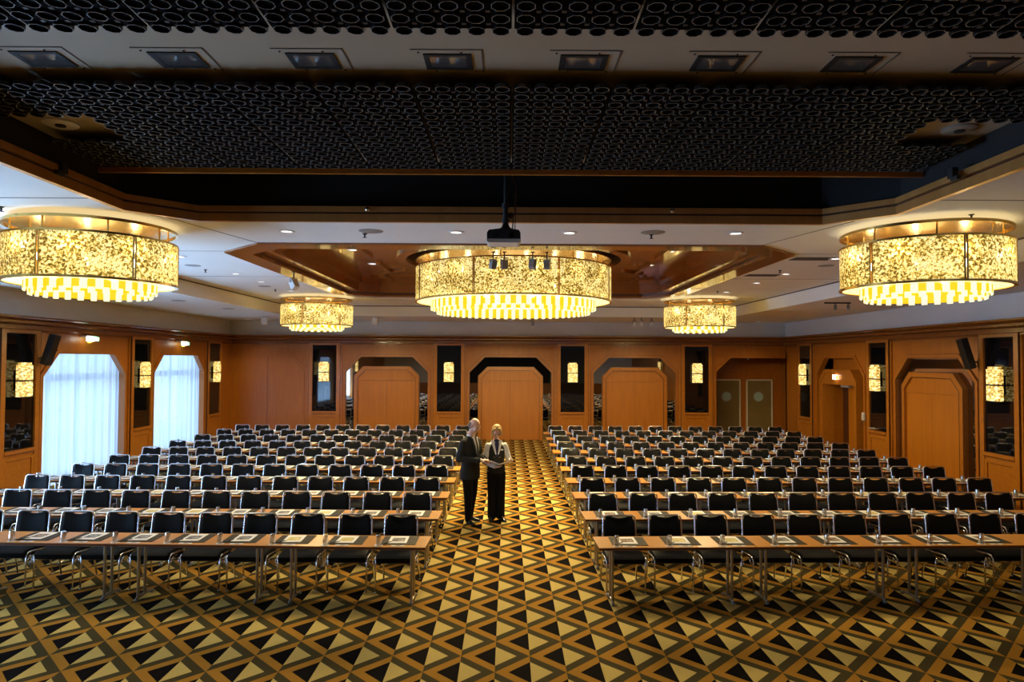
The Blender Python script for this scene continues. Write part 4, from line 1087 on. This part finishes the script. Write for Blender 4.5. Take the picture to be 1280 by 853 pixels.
mb.build('cover', 'white_metal', fo)

# ------------------------------------------------------------------ projector hanging from the void
t = tag(empty('projector', (-.06, 8.0, 4.29)), 'black ceiling projector on a pole in front of the central chandelier', 'projector')
mb = MB()
mb.prism([(-.195, -.02), (-.195, .05), (-.175, .085), (-.06, .10), (.06, .10), (.175, .085), (.195, .05), (.195, -.02)], -.15, .16, 'y'); mb.build('body', 'speaker', t, bevel=.008)
MB().prism([(-.195, -.055), (-.200, -.02), (.200, -.02), (.195, -.055), (.17, -.065), (-.17, -.065)], -.152, .162, 'y').build('lower_shell', 'white_metal', t, bevel=.004)
mb = MB(); mb.lathe([(.0, -.165), (.035, -.165), (.035, -.14), (0, -.14)], (.09, 0, .025), 20, axis='y'); mb.build('lens', 'black_glass', t, smooth=.6)
mb = MB(); mb.box(-.12, -.05, -.154, -.148, .0, .045); mb.build('vent', 'black', t)
mb = MB(); mb.lathe([(.07, .10), (.08, .12), (.05, .14), (.035, .18), (.035, .20), (.05, .205), (.05, .235), (.03, .24), (.03, .36), (.045, .37), (.045, .42), (.022, .43), (.022, 2.71), (0, 2.71)], (.02, 0, 0), 18)
mb.build('pole', 'speaker', t, smooth=.7)
mb = MB(); mb.tube([(.10, .02, .10), (.11, .02, .25), (.13, .01, .33), (.125, .0, .45), (.15, 0, .60), (.06, 0, .9), (.03, .0, 1.0)], .007, 6); mb.tube([(.13, .02, .10), (.14, .02, .40), (.16, .0, .62)], .005, 6); mb.ball((.08, .0, .28), (.035, .02, .04), 10, 6)
mb.build('cable', 'wood_dark', t, smooth=True)

# ------------------------------------------------------------------ small lamps, speakers and fittings
def spot(x, y, z, lab, tilt=.5, rz=0, m='grey_metal', group=None, s=1.0):
    t = tag(empty('track_spotlight', (x, y, z), rz), lab, 'spotlight', group)
    c, s_ = math.cos(tilt), math.sin(tilt)
    mb = MB(lambda a, b, c_: (a*s, (b*c-c_*s_)*s, (b*s_+c_*c)*s-.17*s)); mb.box(-.045, .045, -.05, .05, -.09, .05); mb.build('lamp_head', m, t, bevel=.006)
    mb = MB(); mb.tube([(0, 0, -.14*s), (0, 0, 0)], .010*s, 6); mb.tube([(-.055*s, 0, -.16*s), (-.055*s, 0, -.09*s), (.055*s, 0, -.09*s), (.055*s, 0, -.16*s)], .006*s, 6); mb.box(-.025*s, .025*s, -.025*s, .025*s, -.012, 0); mb.build('yoke', 'speaker', t)
for i, (px_, lab) in enumerate(((-.235, 'leftmost of the four spotlights before the central chandelier'), (-.068, 'second from left of the four spotlights before the central chandelier'), (.36, 'third from left of the four spotlights before the central chandelier'), (.575, 'rightmost of the four spotlights before the central chandelier'))):
    spot(px_, 10.25, 4.50, 'small grey box spotlight, '+lab, (.3, .2, -.35, -.1)[i], (.5, .3, -.4, -.1)[i], 'grey_metal', 'spotlights before the central chandelier')
spot(-4.1, 13.0, 4.53, 'pale spotlight on the left edge of the wooden ceiling coffer', -.6, .9, 'white_metal', s=1.3)
for x, lab in ((4.05, 'left one of three pale wall washers high on the far wall at right'), (4.27, 'middle one of three pale wall washers high on the far wall at right'), (4.60, 'right one of three pale wall washers high on the far wall at right')):
    spot(x, 21.9, ZL, 'small spotlight, '+lab, .3, 0, 'white_metal', 'wall washers under the perimeter ceiling')
spot(.78, 21.9, ZL, 'small grey spotlight just right under the central chandelier, far perimeter ceiling', .2, 0, 'grey_metal')
for x, lab in ((-4.30, 'white box speaker under the far perimeter ceiling, right of the small left chandelier'), (-7.85, 'white box speaker under the far perimeter ceiling near the left corner')):
    MBo = MB().box(x-.09, x+.09, 21.9, 22.05, ZL-.26, ZL-.02).box(x-.02, x+.02, 21.95, 22.0, ZL-.02, ZL).build('box_speaker', 'white_metal', bevel=.01); tag(MBo, lab, 'speaker')
t = tag(empty('track_spotlight', (7.6, 15.7, ZL)), 'black track with two small spotlights on the right perimeter ceiling', 'spotlight')
mb = MB(); mb.box(-.3, .3, -.02, .02, -.03, 0); mb.build('track', 'speaker', t)
for x in (-.05, .25): 
    mb = MB(); mb.tube([(x, 0, -.03), (x, .0, -.07), (x-.04, -.08, -.16)], [.01, .035, .04], 10); mb.build('lamp_head', 'grey_metal', t, smooth=.8)
# downlights with real lamps behind the lens
DL = [(-2.94, 9.0), (-.70, 9.0), (.80, 9.0), (3.0, 8.97), (-5.45, 11.3), (-5.42, 13.53), (-5.42, 14.95), (-5.40, 16.9), (5.37, 11.15), (5.37, 13.16), (5.37, 14.7), (5.35, 16.7), (-2.2, 20.1), (2.3, 20.1)]
DLAB = ['front ceiling strip, outer left', 'front ceiling strip, left of the projector', 'front ceiling strip, right of the projector', 'front ceiling strip, outer right', 'left ceiling field, nearest of four', 'left ceiling field, second of four', 'left ceiling field, third of four', 'left ceiling field, farthest of four',
        'right ceiling field, nearest of four', 'right ceiling field, second of four', 'right ceiling field, third of four', 'right ceiling field, farthest of four', 'behind the wooden coffer at left', 'behind the wooden coffer at right']
def downlight(x, y, z, lab, lamp=True, power=1):
    t = tag(empty('downlight', (x, y, z)), 'round recessed downlight, '+lab, 'downlight', 'recessed ceiling downlights')
    MB().lathe([(.105, 0), (.105, -.006), (.075, -.012), (.070, 0)], seg=24).build('trim_ring', 'white_metal', t, smooth=.6)
    MB().lathe([(0, -.003), (.070, -.003)], seg=20).build('lens', 'lens' if lamp else 'white_metal', t)
    if lamp:
        L = light('downlight_lamp', 'SPOT', (0, 0, -.03), DOWNLIGHT*power, (1, .86, .62), spot_size=1.9, spot_blend=.8, shadow_soft_size=.05); L.parent = t
for (x, y), l_ in zip(DL, DLAB): downlight(x, y, ZC, l_)
for (x, y), l_ in zip([(-2.98, 13.0), (-2.98, 14.9), (3.1, 13.0), (3.1, 14.9)], ['in the wooden coffer left, front', 'in the wooden coffer left, rear', 'in the wooden coffer right, front', 'in the wooden coffer right, rear']): downlight(x, y, ZI, l_)
for x, l_ in ((-8.9, 'far perimeter at the left corner'), (-4.35, 'far perimeter over the left doors'), (.08, 'far perimeter over the centre doors'), (4.53, 'far perimeter over the right doors'), (8.6, 'far perimeter over the alcove')): downlight(x, 23.4, ZL, l_, power=.7)
for x, y, r, z, l_ in ((-1.82, 8.97, .16, ZC, 'front ceiling strip left of the projector'), (1.90, 8.95, .16, ZC, 'front ceiling strip right of the projector'), (-5.74, 12.39, .14, ZC, 'left ceiling field, nearer'), (-5.69, 15.9, .14, ZC, 'left ceiling field, farther'),
                       (5.61, 12.0, .14, ZC, 'right ceiling field'), (-7.78, 16.1, .16, ZL, 'left perimeter ceiling, nearer'), (-7.64, 18.6, .16, ZL, 'left perimeter ceiling, farther')):
    t = tag(MB().lathe([(0, -.006), (r*.92, -.006), (r, -.002), (r, 0)], (x, y, z), 28).build('ceiling_speaker', 'grey_metal', smooth=.6), 'flat round grey ceiling speaker grille, '+l_, 'ceiling speaker', 'round ceiling speakers')
for x, y, l_ in ((5.0, 11.2, 'right ceiling field beside the coffer'), (5.0, 13.4, 'right ceiling field, farther back')):
    mb = MB(); mb.ring([(x-.32, y-.16), (x+.32, y-.16), (x+.32, y+.16), (x-.32, y+.16)], [(x-.3, y-.14), (x+.3, y-.14), (x+.3, y+.14), (x-.3, y+.14)], ZC-.006, ZC)
    for k in range(9): mb.box(x-.3, x+.3, y-.14+k*.032, y-.13+k*.032, ZC-.004, ZC)
    tag(mb.build('ceiling_vent', 'joint'), 'slatted dark ceiling vent, '+l_, 'ceiling vent', 'slatted ceiling vents')
for x, y, z, l_ in ((-1.94, 9.15, ZC, 'left of the projector'), (1.91, 9.1, ZC, 'right of the projector'), (-5.76, 12.95, ZC, 'left ceiling field, nearer'), (-5.68, 16.6, ZC, 'left ceiling field, farther'), (-5.68, 7.62, ZC, 'above the near left chandelier'), (5.3, 7.75, ZC, 'above the near right chandelier'), (5.05, 12.64, ZC, 'right ceiling field, nearer'), (5.07, 16.5, ZC, 'right ceiling field, farther')):
    mb = MB(); mb.lathe([(0, 0), (.03, 0), (.03, -.008), (.012, -.015), (.010, -.05), (.028, -.052), (.028, -.056), (0, -.06)], (x, y, z), 12)
    tag(mb.build('fire_sprinkler', 'speaker', smooth=.7), 'small ceiling sprinkler head, '+l_, 'sprinkler', 'ceiling sprinklers')
# small fixings on the coffer frame
for x, l_ in ((-1.72, 'left of the projector'), (1.99, 'right of the projector')):
    tag(MB().ball((x, 8.25, ZC+.13), .03, 10, 8).box(x-.01, x+.01, 8.24, 8.34, ZC+.12, ZC+.14).build('cable_eye', 'chrome', smooth=True), 'small metal eye on the wooden ceiling frame, '+l_, 'hook', 'metal eyes on the ceiling frame')
for sx, l_ in ((-1, 'left'), (1, 'right')):
    x = sx*4.33
    t = MB().box(x-.03, x+.03, 6.55, 6.63, ZC+.10, ZC+.20).box(x-.02, x+.02, 6.5, 6.6, ZC+.07, ZC+.11).build('frame_bracket', 'speaker'); tag(t, f'small dark bracket on the {l_} side of the wooden ceiling frame', 'bracket', 'brackets on the ceiling frame')
# column loudspeakers on the side walls
for sx, T_, y, l_ in ((-1, Tl, 14.45, 'left wall beside the large window'), (1, Tr, 14.35, 'right wall beside the wide doors')):
    t = tag(empty('column_loudspeaker'), 'slim black column loudspeaker tilted down, on the '+l_, 'loudspeaker', 'column loudspeakers on the side walls')
    c0 = V(sx*(XW-.31), y, 3.04); tilt = Matrix.Rotation(-sx*.30, 3, 'Y')
    mb = MB(lambda a, b, c_: c0+tilt @ Vector((a, b, c_))); mb.box(-.075, .075, -.09, .09, -.33, .33); mb.build('cabinet', 'speaker', t, bevel=.01)
    mb = MB(lambda a, b, c_: c0+tilt @ Vector((a, b, c_))); x_ = -sx*.078; mb.box(min(x_, x_+sx*.004), max(x_, x_+sx*.004), -.08, .08, -.32, .32); mb.build('grille_cloth', 'grille', t)
    mb = MB(); mb.tube([c0+tilt @ V(sx*.07, 0, -.18), V(sx*(XW-.0), y, 2.84)], .016, 8); mb.box(min(sx*XW, sx*(XW-.05)), max(sx*XW, sx*(XW-.05)), y-.05, y+.05, 2.76, 2.92); mb.build('wall_bracket', 'speaker', t)
# lit emergency signs above the windows
for y, l_ in ((16.1, 'above the large curtained window at left'), (20.7, 'above the far curtained window on the left wall')):
    t = tag(empty('emergency_sign'), 'small lit white and green emergency sign '+l_, 'emergency sign', 'lit emergency signs on the left wall')
    MB(Tl).box(y-.20, y+.02, .16, .22, 3.26, 3.36).build('lit_face', 'exit_white', t); MB(Tl).box(y+.02, y+.20, .16, .22, 3.27, 3.36).build('green_face', 'exit_green', t)
    mb = MB(Tl); mb.box(y-.20, y+.20, .0, .17, 3.35, 3.39); mb.build('bracket', 'white_metal', t)
    MB(Tl).box(y-.16, y-.08, .17, .21, 3.22, 3.26).build('indicator', 'orange_lamp', t)
# things at the pilaster between exit door and wide doors
t = tag(empty('wall_telephone'), 'small white wall telephone beside the exit door on the right wall', 'telephone')
MB(Tr).box(18.98, 19.08, .03, .09, 1.22, 1.44).build('body', 'white_metal', t, bevel=.008); MB(Tr).box(18.99, 19.03, .09, .12, 1.23, 1.43).build('handset', 'white_metal', t, bevel=.008)
mb = MB(Tr); mb.tube([(19.01, .10, 1.23), (19.02, .12, 1.10), (19.04, .10, 1.16), (19.05, .08, 1.22)], .006, 6); mb.build('cord', 'speaker', t)
t = MB(Tr); t.lathe([(0, 0), (.06, 0), (.17, .035), (.175, .04), (.06, .012), (0, .010)], (18.35, .11, 1.035), 24)
t = tag(t.build('serving_bowl', 'napkin', smooth=.8), 'shallow white dish on the pilaster ledge beside the exit door', 'dish')
